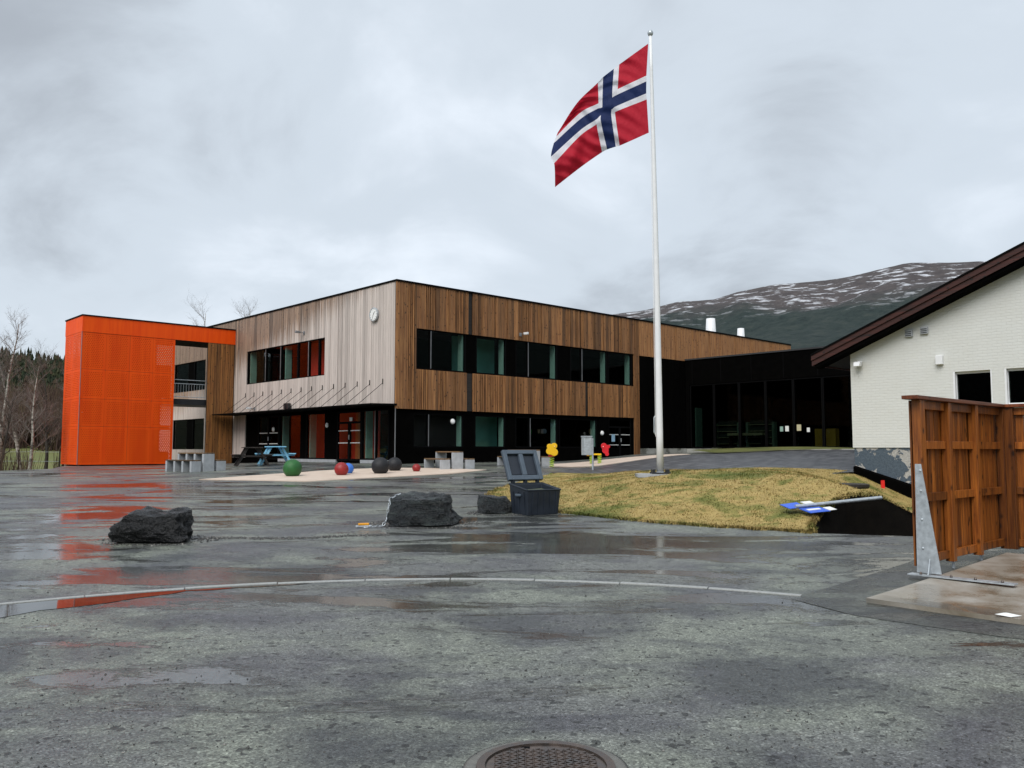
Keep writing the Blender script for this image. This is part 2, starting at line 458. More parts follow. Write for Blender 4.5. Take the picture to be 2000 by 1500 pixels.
# flag cloth, the cross laid out by the woven proportions 6:1:2:1:12 by 6:1:2:1:6
m = mat('flag_cloth', (0.5, 0.02, 0.04), 0.65, spec=0.2); b = NB(m)
uv = b.n('ShaderNodeUVMap'); sp = b.n('ShaderNodeSeparateXYZ'); b.l(uv.outputs[0], sp.inputs[0])
def band(o, lo, hi):
    return b.math('MULTIPLY', b.math('GREATER_THAN', o, lo), b.math('LESS_THAN', o, hi))
U, V = sp.outputs[0], sp.outputs[1]
white = b.math('MAXIMUM', band(U, 6/22, 10/22), band(V, 6/16, 10/16))
blue = b.math('MAXIMUM', band(U, 7/22, 9/22), band(V, 7/16, 9/16))
c = b.mix(white, (0.52, 0.018, 0.040), (0.78, 0.78, 0.84))
c = b.mix(blue, c, (0.014, 0.028, 0.105))
b.col(c)
tl = b.n('ShaderNodeBsdfTranslucent'); b.l(c, tl.inputs[0])
mx = b.n('ShaderNodeMixShader'); mx.inputs[0].default_value = 0.35
outn = b.t.nodes['Material Output']
b.l(b.b.outputs[0], mx.inputs[1]); b.l(tl.outputs[0], mx.inputs[2]); b.l(mx.outputs[0], outn.inputs[0])
b.bump(b.noise(b.coord((2.2, 1, 0.9), rot=(0, R(38), 0)), 5, 5, 0.6, 0.8), 0.6, 0.05)
M['flag_cloth'] = m

m = mat('birch_bark', (0.5, 0.47, 0.42), 0.7); b = NB(m)
f = b.noise(b.coord((3, 3, 9)), 1.2, 5, 0.7)
sp = b.n('ShaderNodeSeparateXYZ'); b.l(b.coord(), sp.inputs[0])
c = b.ramp(f, [(0.38, (0.05, 0.04, 0.035)), (0.52, (0.36, 0.33, 0.29)), (0.7, (0.55, 0.52, 0.47))])
b.col(c)
M['birch_bark'] = m
simple('dark_bark', (0.035, 0.028, 0.022), 0.8, var=0.3)
simple('twig', (0.12, 0.085, 0.07), 0.8, var=0.25)
simple('birch_twig', (0.17, 0.14, 0.125), 0.8, var=0.25)
m = mat('conifer', (0.02, 0.035, 0.02), 0.8, spec=0.2); b = NB(m)
b.col(b.ramp(b.island(), [(0.0, (0.016, 0.024, 0.014)), (0.4, (0.030, 0.044, 0.022)), (0.65, (0.050, 0.052, 0.024)), (1.0, (0.075, 0.048, 0.034))]))
M['conifer'] = m
m = mat('brush', (0.06, 0.04, 0.03), 0.85, spec=0.2); b = NB(m)
b.col(b.ramp(b.island(), [(0.0, (0.035, 0.022, 0.018)), (0.6, (0.075, 0.045, 0.034)), (1.0, (0.11, 0.085, 0.045))]))
M['brush'] = m

m = mat('mountain', (0.1, 0.08, 0.08), 0.9, spec=0.1); b = NB(m)
pos = b.n('ShaderNodeNewGeometry'); sp = b.n('ShaderNodeSeparateXYZ'); b.l(pos.outputs['Position'], sp.inputs[0])
z = sp.outputs[2]
n1 = b.noise(b.world((0.0035,) * 3), 1.0, 6, 0.6)
n2 = b.noise(b.world((0.045,) * 3), 1.0, 7, 0.75)
hz = b.math('ADD', b.math('DIVIDE', z, 420.0), b.math('MULTIPLY', b.math('SUBTRACT', n1, 0.5), 0.55))
forest = b.ramp(n2, [(0.3, (0.022, 0.034, 0.034)), (0.5, (0.042, 0.058, 0.055)), (0.75, (0.075, 0.086, 0.074))])  # distance haze is put into the colour: forest tones lightened
heath = b.ramp(n2, [(0.3, (0.070, 0.064, 0.068)), (0.7, (0.140, 0.122, 0.118))])  # heath lightened for haze in the same way
c = b.mix(b.ramp(hz, [(0.66, 0.0), (0.80, 1.0)]), forest, heath)
sn = b.noise(b.world((0.022, 0.022, 0.085), rot=(R(10), R(14), 0)), 1.0, 7, 0.66)
snow = b.math('MULTIPLY', b.ramp(sn, [(0.545, 0.0), (0.62, 0.95)]), b.ramp(hz, [(0.62, 0.0), (0.82, 1.0)]))
c = b.mix(snow, c, (0.72, 0.74, 0.78))
b.col(c)
b.bump(n2, 1.0, 14.0)
M['mountain'] = m
m = mat('forest_floor', (0.03, 0.03, 0.02), 0.9, spec=0.1); b = NB(m)
b.col(b.ramp(b.noise(b.world((0.05,) * 3), 1.0, 5, 0.7), [(0.3, (0.012, 0.018, 0.011)), (0.55, (0.03, 0.032, 0.018)), (0.75, (0.055, 0.042, 0.03))]))
M['forest_floor'] = m

# ------------------------------------------------------------------ helpers
class MB:
    def __init__(self):
        self.v = []; self.f = []
    def add(self, vs, fs):
        o = len(self.v)
        self.v += [tuple(p) for p in vs]
        self.f += [tuple(i + o for i in q) for q in fs]
        return self
    def box(self, x0, x1, y0, y1, z0, z1):
        return self.add([(x0, y0, z0), (x1, y0, z0), (x1, y1, z0), (x0, y1, z0), (x0, y0, z1), (x1, y0, z1), (x1, y1, z1), (x0, y1, z1)],
                        [(0, 3, 2, 1), (4, 5, 6, 7), (0, 1, 5, 4), (1, 2, 6, 5), (2, 3, 7, 6), (3, 0, 4, 7)])
    def hexa(self, lo, hi):
        """two quads (4 points each, same order) joined"""
        return self.add(list(lo) + list(hi), [(0, 3, 2, 1), (4, 5, 6, 7), (0, 1, 5, 4), (1, 2, 6, 5), (2, 3, 7, 6), (3, 0, 4, 7)])
    def prism(self, pts, vec):
        n = len(pts); v = Vector(vec)
        a = [Vector(p) for p in pts]; c = [p + v for p in a]
        return self.add(a + c, [tuple(range(n))[::-1], tuple(range(n, 2 * n))] + [(i, (i + 1) % n, n + (i + 1) % n, n + i) for i in range(n)])
    def tube(self, pts, rad, seg=8, cap=True):
        pts = [Vector(p) for p in pts]
        rads = rad if isinstance(rad, (list, tuple)) else [rad] * len(pts)
        o = len(self.v); up = None
        for i, p in enumerate(pts):
            d = (pts[min(i + 1, len(pts) - 1)] - pts[max(i - 1, 0)])
            d = d.normalized() if d.length > 1e-9 else Vector((0, 0, 1))
            a = d.cross(Vector((0, 0, 1)) if abs(d.z) < 0.95 else Vector((1, 0, 0))).normalized()
            if up is not None and a.dot(up) < 0:
                a = -a
            up = a
            c = d.cross(a)
            for k in range(seg):
                t = 2 * math.pi * k / seg
                self.v.append(tuple(p + (a * math.cos(t) + c * math.sin(t)) * rads[i]))
        for i in range(len(pts) - 1):
            for k in range(seg):
                k2 = (k + 1) % seg
                self.f.append((o + i * seg + k, o + i * seg + k2, o + (i + 1) * seg + k2, o + (i + 1) * seg + k))
        if cap:
            self.f.append(tuple(o + k for k in range(seg))[::-1])
            self.f.append(tuple(o + (len(pts) - 1) * seg + k for k in range(seg)))
        return self
    def lathe(self, prof, c=(0, 0, 0), seg=24):
        o = len(self.v)
        for r, z in prof:
            for k in range(seg):
                t = 2 * math.pi * k / seg
                self.v.append((c[0] + r * math.cos(t), c[1] + r * math.sin(t), c[2] + z))
        for i in range(len(prof) - 1):
            for k in range(seg):
                k2 = (k + 1) % seg
                self.f.append((o + i * seg + k, o + i * seg + k2, o + (i + 1) * seg + k2, o + (i + 1) * seg + k))
        self.f.append(tuple(o + k for k in range(seg))[::-1])
        self.f.append(tuple(o + (len(prof) - 1) * seg + k for k in range(seg)))
        return self
    def build(self, name, material, parent=None, smooth=False, bevel=0.0):
        me = bpy.data.meshes.new(name)
        me.from_pydata(self.v, [], self.f)
        me.update()
        return link(name, me, material, parent, smooth, bevel)

def link(name, me, material, parent=None, smooth=False, bevel=0.0):
    o = bpy.data.objects.new(name, me)
    COL.objects.link(o)
    if not me.materials:
        me.materials.append(M[material] if isinstance(material, str) else material)
    if smooth:
        for p in me.polygons:
            p.use_smooth = True
    if bevel:
        md = o.modifiers.new('bevel', 'BEVEL'); md.width = bevel; md.segments = 2; md.limit_method = 'ANGLE'; md.angle_limit = R(40)
    if parent:
        o.parent = parent
    return o
def thing(name, label, cat, loc=(0, 0, 0), rz=0.0, group=None):
    o = bpy.data.objects.new(name, None)
    COL.objects.link(o)
    o.empty_display_size = 0.2
    o.location = loc; o.rotation_euler = (0, 0, rz)
    o['label'] = label; o['category'] = cat
    if group:
        o['group'] = group
    return o
def tag(o, label, cat, group=None):
    o['label'] = label; o['category'] = cat
    if group:
        o['group'] = group
    return o
def struct(o):
    o['kind'] = 'structure'
    return o
def box(name, material, parent, x0, x1, y0, y1, z0, z1, bevel=0.0):
    return MB().box(x0, x1, y0, y1, z0, z1).build(name, material, parent, False, bevel)

def sm(a, b_, x):
    t = min(1.0, max(0.0, (x - a) / (b_ - a)))
    return t * t * (3 - 2 * t)
def base(y):
    if y < 7: return 0.0
    if y < 11: return 0.04 * (y - 7) ** 2 / 8
    if y <= 31: return 0.04 * (y - 9)
    k = min(y, 39) - 31
    return 0.88 + 0.04 * (k - k * k / 16)
def gz(x, y):
    return (base(y) - 0.22 * (1 - sm(-19, -7, x)) * sm(20, 36, y) + 0.35 * sm(2, 8, x) * sm(20, 26, y)
            + 0.2 * sm(8, 15, x) * sm(24, 38, y))
def inside(p, poly):
    x, y = p; r = False; j = len(poly) - 1
    for i in range(len(poly)):
        xi, yi = poly[i]; xj, yj = poly[j]
        if (yi > y) != (yj > y) and x < (xj - xi) * (y - yi) / (yj - yi) + xi:
            r = not r
        j = i
    return r
def dist_edge(p, poly, skip=()):
    best = 1e9
    for i in range(len(poly)):
        if i in skip: continue
        a = Vector(poly[i]); c = Vector(poly[(i + 1) % len(poly)]); q = Vector(p)
        ab = c - a; t = max(0, min(1, (q - a).dot(ab) / max(1e-9, ab.length_squared)))
        best = min(best, (a + ab * t - q).length)
    return best
def densify(poly, step):
    out = []
    for i in range(len(poly)):
        a = Vector(poly[i]); c = Vector(poly[(i + 1) % len(poly)])
        n = max(1, int((c - a).length / step))
        out += [tuple(a + (c - a) * k / n) for k in range(n)]
    return out
def sheet(name, poly, step, zf, material, holes=(), edge_step=None, kind=True, skirt=0.0):
    """a polygonal sheet laid on the height function zf, cut cleanly along its outline and holes"""
    loops = [densify(poly, edge_step or step)] + [densify(h, edge_step or step) for h in holes]
    pts = []; edges = []
    for lp in loops:
        o = len(pts); pts += [Vector(p) for p in lp]
        edges += [(o + i, o + (i + 1) % len(lp)) for i in range(len(lp))]
    xs = [p[0] for p in poly]; ys = [p[1] for p in poly]
    y = min(ys) + step * 0.5
    while y < max(ys):
        x = min(xs) + step * 0.5
        while x < max(xs):
            p = (x, y)
            if inside(p, poly) and not any(inside(p, h) for h in holes):
                pts.append(Vector(p))
            x += step
        y += step
    v, e_, f, *_ = delaunay_2d_cdt(pts, edges, [], 0, 1e-5)
    mb = MB()
    mb.v = [(p[0], p[1], zf(p[0], p[1])) for p in v]
    for t in f:
        c = sum((v[i] for i in t), Vector((0, 0))) / len(t)
        if inside(c, poly) and not any(inside(c, h) for h in holes):
            a, b2, c2 = (v[i] for i in t[:3])
            if (b2 - a).cross(c2 - a) < 0: t = t[::-1]
            mb.f.append(tuple(t))
    if skirt:
        lp = loops[0]
        o = len(mb.v); n = len(lp)
        mb.v += [(p[0], p[1], zf(p[0], p[1])) for p in lp] + [(p[0], p[1], zf(p[0], p[1]) - skirt) for p in lp]
        mb.f += [(o + i, o + n + i, o + n + (i + 1) % n, o + (i + 1) % n) for i in range(n)]
    o = mb.build(name, material, None, True)
    if kind: struct(o)
    return o

ROT = R(43)                                   # the whole school stands on one grid, turned 43 degrees
K = Vector((-4.80, 35.0))
dR = Vector((math.cos(ROT), math.sin(ROT))); dL = Vector((-math.sin(ROT), math.cos(ROT)))
def loc2w(x, y):
    p = K + dR * x + dL * y
    return p.x, p.y

# ------------------------------------------------------------------ ground
MOUND = [(-0.55, 20.6), (-0.25, 19.2), (0.45, 17.9), (1.5, 16.75), (2.7, 15.63), (3.6, 15.1), (4.39, 14.73), (5.03, 14.33), (5.25, 15.0), (5.6, 15.65), (6.4, 16.5),
         (8.0, 16.9), (10.2, 17.2), (15.0, 19.9), (10.95, 24.75), (10.3, 25.05), (9.6, 25.3), (8.0, 26.0), (6.0, 26.6), (4.0, 27.6), (1.56, 28.9), (0.6, 26.6), (0.05, 24.4), (-0.45, 22.2)]
PIT = [(5.03, 14.33), (6.0, 14.06), (6.54, 13.93), (8.2, 13.6), (10.2, 17.2), (8.0, 16.9), (6.4, 16.5), (5.6, 15.65), (5.25, 15.0)]
def mz(x, y):
    g = gz(x, y)
    d = dist_edge((x, y), MOUND, skip=(7, 8, 9, 10, 11)) if inside((x, y), MOUND) or dist_edge((x, y), MOUND) < .03 else 0.0
    t = sm(0.0, 5.0, d)
    n = noise.noise((x * 0.8, y * 0.8, 0)) * 0.05 + noise.noise((x * 3, y * 3, 4)) * 0.018
    w_ = (x - 10.02) * .682 - (y - 25) * .731
    fall = .78 * sm(-.6, 2.6, w_) * sm(6.3, 9.6, x)
    return max(g + (max(1.06, g) - g) * t - fall, .12) + 0.03 + n * min(1, d * 1.2)
YARD = [(-30, -18), (24, -18), (24, 50), (4, 50), (-16, 50), (-22.5, 43.5), (-19.4, 36.0), (-20.6, 33.2), (-26, 24)]
HOLLOW = [(7.0, 16.95), (8.0, 17.1), (10.1, 17.4), (16.0, 20.4), (11.5, 25.0), (10.3, 25.0), (9.7, 24.75), (8.6, 24.2), (7.4, 21.0)]
sheet('asphalt_yard', YARD, 0.6, gz, 'asphalt', holes=[PIT, HOLLOW])

def far_h(x, y):
    """lie of the land beyond the yard"""
    r = math.hypot(x, y)
    h = gz(max(-30, min(24, x)), max(-18, min(50, y))) - 0.35
    h -= 1.0 * sm(22, 34, -x) * (1 - sm(60, 140, r))
    if inside((x, y), [(3, 12), (12, 11.5), (17, 20), (11, 26), (7, 24), (5, 19)]): h -= 1.9
    h += 2.2 * sm(60, 220, r) + 0.012 * max(0, r - 120)
    h += noise.noise((x * 0.02, y * 0.02, 1)) * 1.2 * sm(60, 160, r)
    return h
mb = MB()
rings = [0.5] + [2.0 * 1.06 ** k for k in range(0, 118)]
rings = [r for r in rings if r < 1500] + [2500, 4500, 9000]
NA = 160
for r in rings:
    for k in range(NA):
        a = 2 * math.pi * k / NA
        x, y = r * math.sin(a), r * math.cos(a)
        mb.v.append((x, y, far_h(x, y) if r < 1500 else far_h(1500 * math.sin(a), 1500 * math.cos(a)) - 8))
for i in range(len(rings) - 1):
    for k in range(NA):
        k2 = (k + 1) % NA
        mb.f.append((i * NA + k, (i + 1) * NA + k, (i + 1) * NA + k2, i * NA + k2))
mb.f.append(tuple(range(NA))[::-1])
struct(mb.build('ground', 'meadow', None, True))

# mountains: a closed ring of ridges, its skyline given as slope over azimuth (degrees from +Y)
SKY = [(-180, .12), (-150, .13), (-110, .12), (-75, .11), (-50, .10), (-34, .095), (-31, .092), (-27, .075), (-20, .06), (-10, .075), (0, .12), (3, .145), (5.68, .158), (9.34, .165), (11.3, .173),
       (13.6, .174), (15.0, .181), (17.2, .187), (18.4, .188), (20.7, .190), (25.2, .203), (28.2, .199), (32, .195), (45, .21), (60, .20), (85, .17), (110, .14), (140, .13), (180, .12)]
def skyline(a):
    for (a0, s0), (a1, s1) in zip(SKY, SKY[1:]):
        if a0 <= a <= a1:
            return s0 + (s1 - s0) * (a - a0) / (a1 - a0)
    return 0.12
mb = MB()
az = [-180 + 2.0 * k for k in range(180)]
az = sorted(set(az + [0.5 * k for k in range(-10, 80)]))
rr = [520 + 60 * k for k in range(0, 30)] + [2330, 2420, 2600, 2900]
for r in rr:
    for a in az:
        t = (r - 520) / 1740
        x, y = r * math.sin(R(a)), r * math.cos(R(a))
        s = skyline(a) * 2260
        if t <= 1:
            h = s * (0.35 * t + 0.65 * t ** 1.5)
        else:
            h = s * (1 - (t - 1) * 0.5)
        nz = noise.fractal((x * 0.0022, y * 0.0022, 2.0), 1.0, 2.1, 5) * 42 + noise.fractal((x * 0.011, y * 0.011, 5.0), 1.0, 2.0, 4) * 9
        w = min(1, max(0, t) * 1.6) * (0.18 if t > 0.93 else 1.0) 
        mb.v.append((x, y, h + nz * w - (6 if r < 560 else 0)))
n = len(az)
for i in range(len(rr) - 1):
    for k in range(n):
        k2 = (k + 1) % n
        mb.f.append((i * n + k, (i + 1) * n + k, (i + 1) * n + k2, i * n + k2))
struct(mb.build('mountain', 'mountain', None, True))

# wooded hill beyond the meadow on the left
def hill_h(a, r):
    s = .060 * sm(-80, -40, a) * (1 - sm(-23, -12, a)) + .012
    return s * 330 * sm(130, 340, r) + noise.noise((a * 0.3, r * 0.01, 3)) * 4 * sm(140, 240, r)
mb = MB()
aa = [-80 + 1.5 * k for k in range(48)]; rr = [120 + 14 * k for k in range(20)]
for r in rr:
    for a in aa:
        x, y = r * math.sin(R(a)), r * math.cos(R(a))
        mb.v.append((x, y, hill_h(a, r) + far_h(x, y) - (0.8 if r < 135 else 0)))
for i in range(len(rr) - 1):
    for k in range(len(aa) - 1):
        n = len(aa)
        mb.f.append((i * n + k, (i + 1) * n + k, (i + 1) * n + k + 1, i * n + k + 1))
struct(mb.build('hill', 'forest_floor', None, True))

def add_conifer(mb, x, y, z, h, w, rg):
    seg = 6
    for k in range(5):
        z0 = z + h * (0.06 + 0.19 * k); z1 = z0 + h * (0.34 - 0.02 * k); r0 = w * (1 - 0.17 * k) * rg.uniform(0.8, 1.15)
        o = len(mb.v); ph = rg.uniform(0, 6)
        for q in range(seg * 2):
            t = ph + math.pi * q / seg
            rr_ = r0 * (1.0 if q % 2 else 0.55) * rg.uniform(0.75, 1.2)
            mb.v.append((x + rr_ * math.cos(t), y + rr_ * math.sin(t), z0 + rg.uniform(-0.03, 0.03) * h))
        mb.v.append((x, y, z1))
        for q in range(seg * 2):
            mb.f.append((o + q, o + (q + 1) % (seg * 2), o + seg * 2))
rg = random.Random(3)
mb = MB()
for i in range(2200):
    a = rg.uniform(-46, -21); r = rg.uniform(215, 395)
    x, y = r * math.sin(R(a)), r * math.cos(R(a))
    add_conifer(mb, x, y, hill_h(a, r) + far_h(x, y) - 0.5, rg.uniform(3.0, 7.0), rg.uniform(0.9, 1.8), rg)
fo = mb.build('forest', 'conifer'); fo['kind'] = 'stuff'
mb = MB()
def spray(mb, x, y, z, h, w, n, rg, thick=0.02):
    for i in range(n):
        a = rg.uniform(0, 6.28); l = h * rg.uniform(0.5, 1.0); ln = rg.uniform(0.05, 0.5) * w
        p0 = Vector((x + rg.uniform(-.3, .3) * w, y + rg.uniform(-.3, .3) * w, z))
        p1 = p0 + Vector((math.cos(a) * ln * .5, math.sin(a) * ln * .5, l * .6)); p2 = p0 + Vector((math.cos(a) * ln, math.sin(a) * ln, l))
        mb.tube([p0, p1, p2], [thick, thick * .7, thick * .2], 3, False)
for i in range(760):                          # bare scrub at the foot of the hill
    a = rg.uniform(-40, -23); r = rg.uniform(125, 205)
    x, y = r * math.sin(R(a)), r * math.cos(R(a))
    spray(mb, x, y, hill_h(a, r) + far_h(x, y) - .3, rg.uniform(3, 7.5), rg.uniform(2.5, 5), 26, rg, 0.10)
br_ = mb.build('scrub', 'brush'); br_['kind'] = 'stuff'

# tan play surface, path, verge, puddles, patch, slab
sheet('play_surface', [(-9.6, 26.2), (-6.1, 25.3), (-2.0, 28.7), (-0.9, 30.6), (-2.6, 31.6), (-4.6, 31.9), (-6.4, 30.6)], 0.8, lambda x, y: gz(x, y) + 0.02, 'tan_surface', skirt=0.03)
sheet('play_surface', [(1.4, 32.6), (3.3, 32.6), (7.8, 37.2), (8.0, 39.6), (4.6, 38.6), (1.6, 35.0)], 0.8, lambda x, y: gz(x, y) + 0.02, 'tan_surface', skirt=0.03)
sheet('path', [(1.3, 29.2), (2.2, 30.9), (5.6, 34.8), (9.3, 38.6), (12.5, 39.4), (15.5, 37.6), (19, 33), (20, 28), (10.9, 25.4), (10.1, 25.12), (9.6, 25.35), (6.0, 26.4)], 0.8, lambda x, y: gz(x, y) + 0.008, 'pavers')
sheet('verge', [(9.4, 39.0), (12.5, 39.6), (15.5, 37.9), (17.6, 40.3), (10.5, 47.8), (9.2, 44)], 0.6, lambda x, y: gz(x, y) + 0.05 + 0.12 * sm(39, 44, y), 'green_grass')
sheet('asphalt_patch', [(2.95, 9.15), (3.6, 9.8), (5.5, 11.7), (7.2, 12.4), (9, 11), (6, 6.2), (4.2, 7.4), (3.3, 8.3)], 0.5, lambda x, y: gz(x, y) + 0.004, 'asphalt_new')
KC = Vector((-0.7, 2.39)); KR = 7.9
def ringp(deg, r):
    return (KC.x + r * math.sin(R(deg)), KC.y + r * math.cos(R(deg)))
def pud(deg0, deg1, w0, w1, seed):
    out = [ringp(deg0 + (deg1 - deg0) * k / 14, KR - 0.05) for k in range(15)]
    inn = []
    for k in range(13, 0, -1):
        t = k / 14
        inn.append(ringp(deg0 + (deg1 - deg0) * t, KR - 0.06 - (w0 + (w1 - w0) * t) * math.sin(math.pi * t) ** 0.6 * (0.8 + 0.5 * noise.noise((t * 5, seed, 0)))))
    return out + inn
sheet('puddle', pud(-54, -21, 0.95, 0.62, 1), 0.3, lambda x, y: gz(x, y) + 0.005, 'water')
sheet('puddle', pud(-24, -12, 0.16, 0.13, 2), 0.3, lambda x, y: gz(x, y) + 0.005, 'water')
def blob(cx, cy, rx, ry, seed, n=40):
    return [(cx + rx * math.cos(t) * (1 + .35 * noise.noise((math.cos(t) * 1.5, math.sin(t) * 1.5, seed))), cy + ry * math.sin(t) * (1 + .5 * noise.noise((math.cos(t) * 2, math.sin(t) * 2, seed + 7)))) for t in [2 * math.pi * k / n for k in range(n)]]
sl = sheet('concrete_slab', [(3.67, 8.95), (6.9, 12.0), (10.0, 9.3), (6.7, 5.9), (4.72, 7.83)], 0.5, lambda x, y: gz(x, y) + 0.05, 'slab_concrete', skirt=0.06)

# grass mound with blades
mo = sheet('mound', MOUND, 0.3, mz, 'dead_grass', edge_step=0.25, skirt=0.05)
def blades(name, region, count, zf, material, hmin, hmax, seed):
    rg = random.Random(seed); mb = MB()
    xs = [p[0] for p in region]; ys = [p[1] for p in region]
    k = 0
    while k < count:
        x, y = rg.uniform(min(xs), max(xs)), rg.uniform(min(ys), max(ys))
        if not inside((x, y), region): continue
        if y > 21 and rg.random() < (y - 21) / 9: 
            k += 1; continue
        z = zf(x, y); a = rg.uniform(0, 6.28); h = rg.uniform(hmin, hmax); lean = rg.uniform(0.3, 1.6) * h; w = rg.uniform(0.006, 0.014)
        ca, sa = math.cos(a), math.sin(a); c2, s2 = math.cos(a + 1.6), math.sin(a + 1.6)
        o = len(mb.v)
        mb.v += [(x - c2 * w, y - s2 * w, z - .01), (x + c2 * w, y + s2 * w, z - .01), (x + ca * lean, y + sa * lean, z + h)]
        mb.f.append((o, o + 1, o + 2)); k += 1
    g = mb.build(name, material); g['kind'] = 'stuff'
    return g
blades('grass', MOUND, 90000, mz, 'dead_grass', 0.010, 0.032, 5)

def fringe(name, line, count, zf, material, seed, w=.16):
    rg = random.Random(seed); mb = MB()
    for k in range(count):
        i = rg.randrange(len(line) - 1); a = Vector(line[i]); c = Vector(line[i + 1]); p = a.lerp(c, rg.random())
        cl = noise.noise((p.x * 2.5, p.y * 2.5, seed)) * .5 + .5
        n_ = Vector((c.y - a.y, -(c.x - a.x))).normalized()
        p = p + n_ * (-(rg.random() ** 2) * w * 2 * cl + .05)
        z = zf(p.x, p.y); h = rg.uniform(.015, .06); an = rg.uniform(0, 6.28); ln_ = rg.uniform(.4, 1.8) * h; ww = rg.uniform(.006, .013)
        o = len(mb.v); c2, s2 = math.cos(an + 1.6), math.sin(an + 1.6)
        mb.v += [(p.x - c2 * ww, p.y - s2 * ww, z), (p.x + c2 * ww, p.y + s2 * ww, z), (p.x + math.cos(an) * ln_, p.y + math.sin(an) * ln_, z + h + .01)]
        mb.f.append((o, o + 1, o + 2))
    g = mb.build(name, material); g['kind'] = 'stuff'
fringe('edge_grass', [MOUND[i] for i in (22, 23, 0, 1, 2, 3, 4, 5, 6, 7)][::-1], 7000, gz, 'dead_grass', 12)
fringe('edge_grass', [MOUND[i] for i in (7, 8, 9, 10, 11, 12)][::-1], 2600, lambda x, y: mz(x, y) if inside((x, y), MOUND) else mz(x - .1, y + .12) - .05, 'dead_grass', 13, .10)
# loose grit on the asphalt
rg = random.Random(77); mb = MB()
def pebble(x, y, s_):
    z = gz(x, y) + .002; o = len(mb.v)
    a = rg.uniform(0, 6.28)
    for k in range(5):
        t_ = a + k * 1.2566; q_ = s_ * rg.uniform(.6, 1.1)
        mb.v.append((x + q_ * math.cos(t_), y + q_ * math.sin(t_), z))
    mb.v.append((x + rg.uniform(-.2, .2) * s_, y + rg.uniform(-.2, .2) * s_, z + s_ * rg.uniform(.6, 1.1)))
    for k in range(5): mb.f.append((o + k, o + (k + 1) % 5, o + 5))
for k in range(5200):
    y = 3.6 + 9 * rg.random() ** 1.5; x = rg.uniform(-.68, .68) * y
    if noise.noise((x * .5, y * .5, 9)) + rg.uniform(-.4, .4) < -.05: continue
    pebble(x, y, rg.uniform(.003, .009) * (1.6 if rg.random() < .08 else 1))
for k in range(1500):                                   # swept line of debris between the boulders
    t_ = rg.random(); x = -5.2 + 3.2 * t_; y = 13.55 + .45 * t_ + .10 * math.sin(t_ * 9) + rg.gauss(0, .06)
    pebble(x, y, rg.uniform(.006, .02))
for bx, by, rx, ry in ((-5.56, 13.5, .75, .5), (-1.6, 15.5, .85, .6), (-.3, 17.2, .5, .4)):
    for k in range(420):
        a = rg.uniform(0, 6.28); q_ = rg.uniform(.85, 1.25)
        pebble(bx + rx * q_ * math.cos(a), by + ry * q_ * math.sin(a), rg.uniform(.006, .022))
gr_ = mb.build('gravel', 'grit_stone'); gr_['kind'] = 'stuff'

# dark excavation beside the mound
mb = MB()
lp = densify(PIT, 0.3); n = len(lp)
top = [(x, y, (max(gz(x, y), mz(x, y)) if i > 0 and y > 14.3 else gz(x, y)) - 0.012) for i, (x, y) in enumerate(lp)]
cxp, cyp = sum(p[0] for p in lp) / n, sum(p[1] for p in lp) / n
bot = [(x + (cxp - x) * .12 + rnd.uniform(-.05, .05), y + (cyp - y) * .12, -1.0 + rnd.uniform(-.1, .1)) for x, y in lp]
mb.add(top + bot, [(i, (i + 1) % n, n + (i + 1) % n, n + i) for i in range(n)] + [tuple(range(n, 2 * n))])
struct(mb.build('excavation', 'earth'))

# kerb stones of the turning circle
for k in range(17):
    a0 = 28.9 - k * 7.3; a1 = a0 - 7.22
    mb = MB(); q = []
    for t in range(5):
        a = a0 + (a1 - a0) * t / 4
        for r_ in (KR + 0.04, KR - 0.04):
            x, y = ringp(a, r_)
            q.append((x, y, gz(x, y)))
    lo = [(p[0], p[1], p[2] - .1) for p in q]; hi = [(p[0], p[1], p[2] + .014 + 0.003 * math.sin(k * 2.3)) for p in q]
    mb.v = lo + hi
    for t in range(4):
        i = t * 2
        mb.f += [(10 + i, 10 + i + 1, 10 + i + 3, 10 + i + 2), (i, 10 + i, 10 + i + 2, i + 2), (i + 1, i + 3, 10 + i + 3, 10 + i + 1)]
    mb.f += [(0, 1, 11, 10), (8, 18, 19, 9)]
    if k == 0:
        kerb_root = thing('kerb', 'flush granite kerb curving across the wet asphalt', 'kerb', (0, 0, 0))
    mb.build('kerb_stone', 'granite', kerb_root, False, 0.006)

# manhole in the foreground
t = thing('manhole', 'round rusty iron manhole cover set in wet asphalt', 'manhole', (0.17, 4.42, 0.0))
t.scale = (.93, .93, 1)
MB().lathe([(0.0, 0.004), (0.43, 0.004), (0.45, 0.001)], seg=48).build('mortar_ring', 'mortar', t, True)
MB().lathe([(0.330, 0.0), (0.330, 0.020), (0.375, 0.020), (0.380, 0.0)], seg=64).build('frame', 'rust_iron', t)
MB().lathe([(0.0, 0.010), (0.322, 0.010), (0.322, 0.004)], seg=64).build('cover', 'rust_iron', t)
mb = MB()
s_ = 0.047
for i in range(-8, 9):
    for j in range(-8, 9):
        x, y = i * s_ * 0.92, j * s_ * 0.62 + (i % 2) * s_ * 0.31
        if math.hypot(x, y) > 0.30: continue
        d = 1 if (i + j) % 2 else -1
        hx, hy = 0.0185, 0.0075
        c, s2 = math.cos(d * 0.55), math.sin(d * 0.55)
        q = [(x + c * u - s2 * w, y + s2 * u + c * w) for u, w in ((-hx, -hy), (hx, -hy), (hx, hy), (-hx, hy))]
        mb.hexa([(p[0], p[1], 0.009) for p in q], [(p[0], p[1], 0.018) for p in q])
mb.build('tread', 'rust_iron', t)
box('lift_slot', 'black_metal', t, -0.13, -0.08, 0.27, 0.30, 0.009, 0.0115)

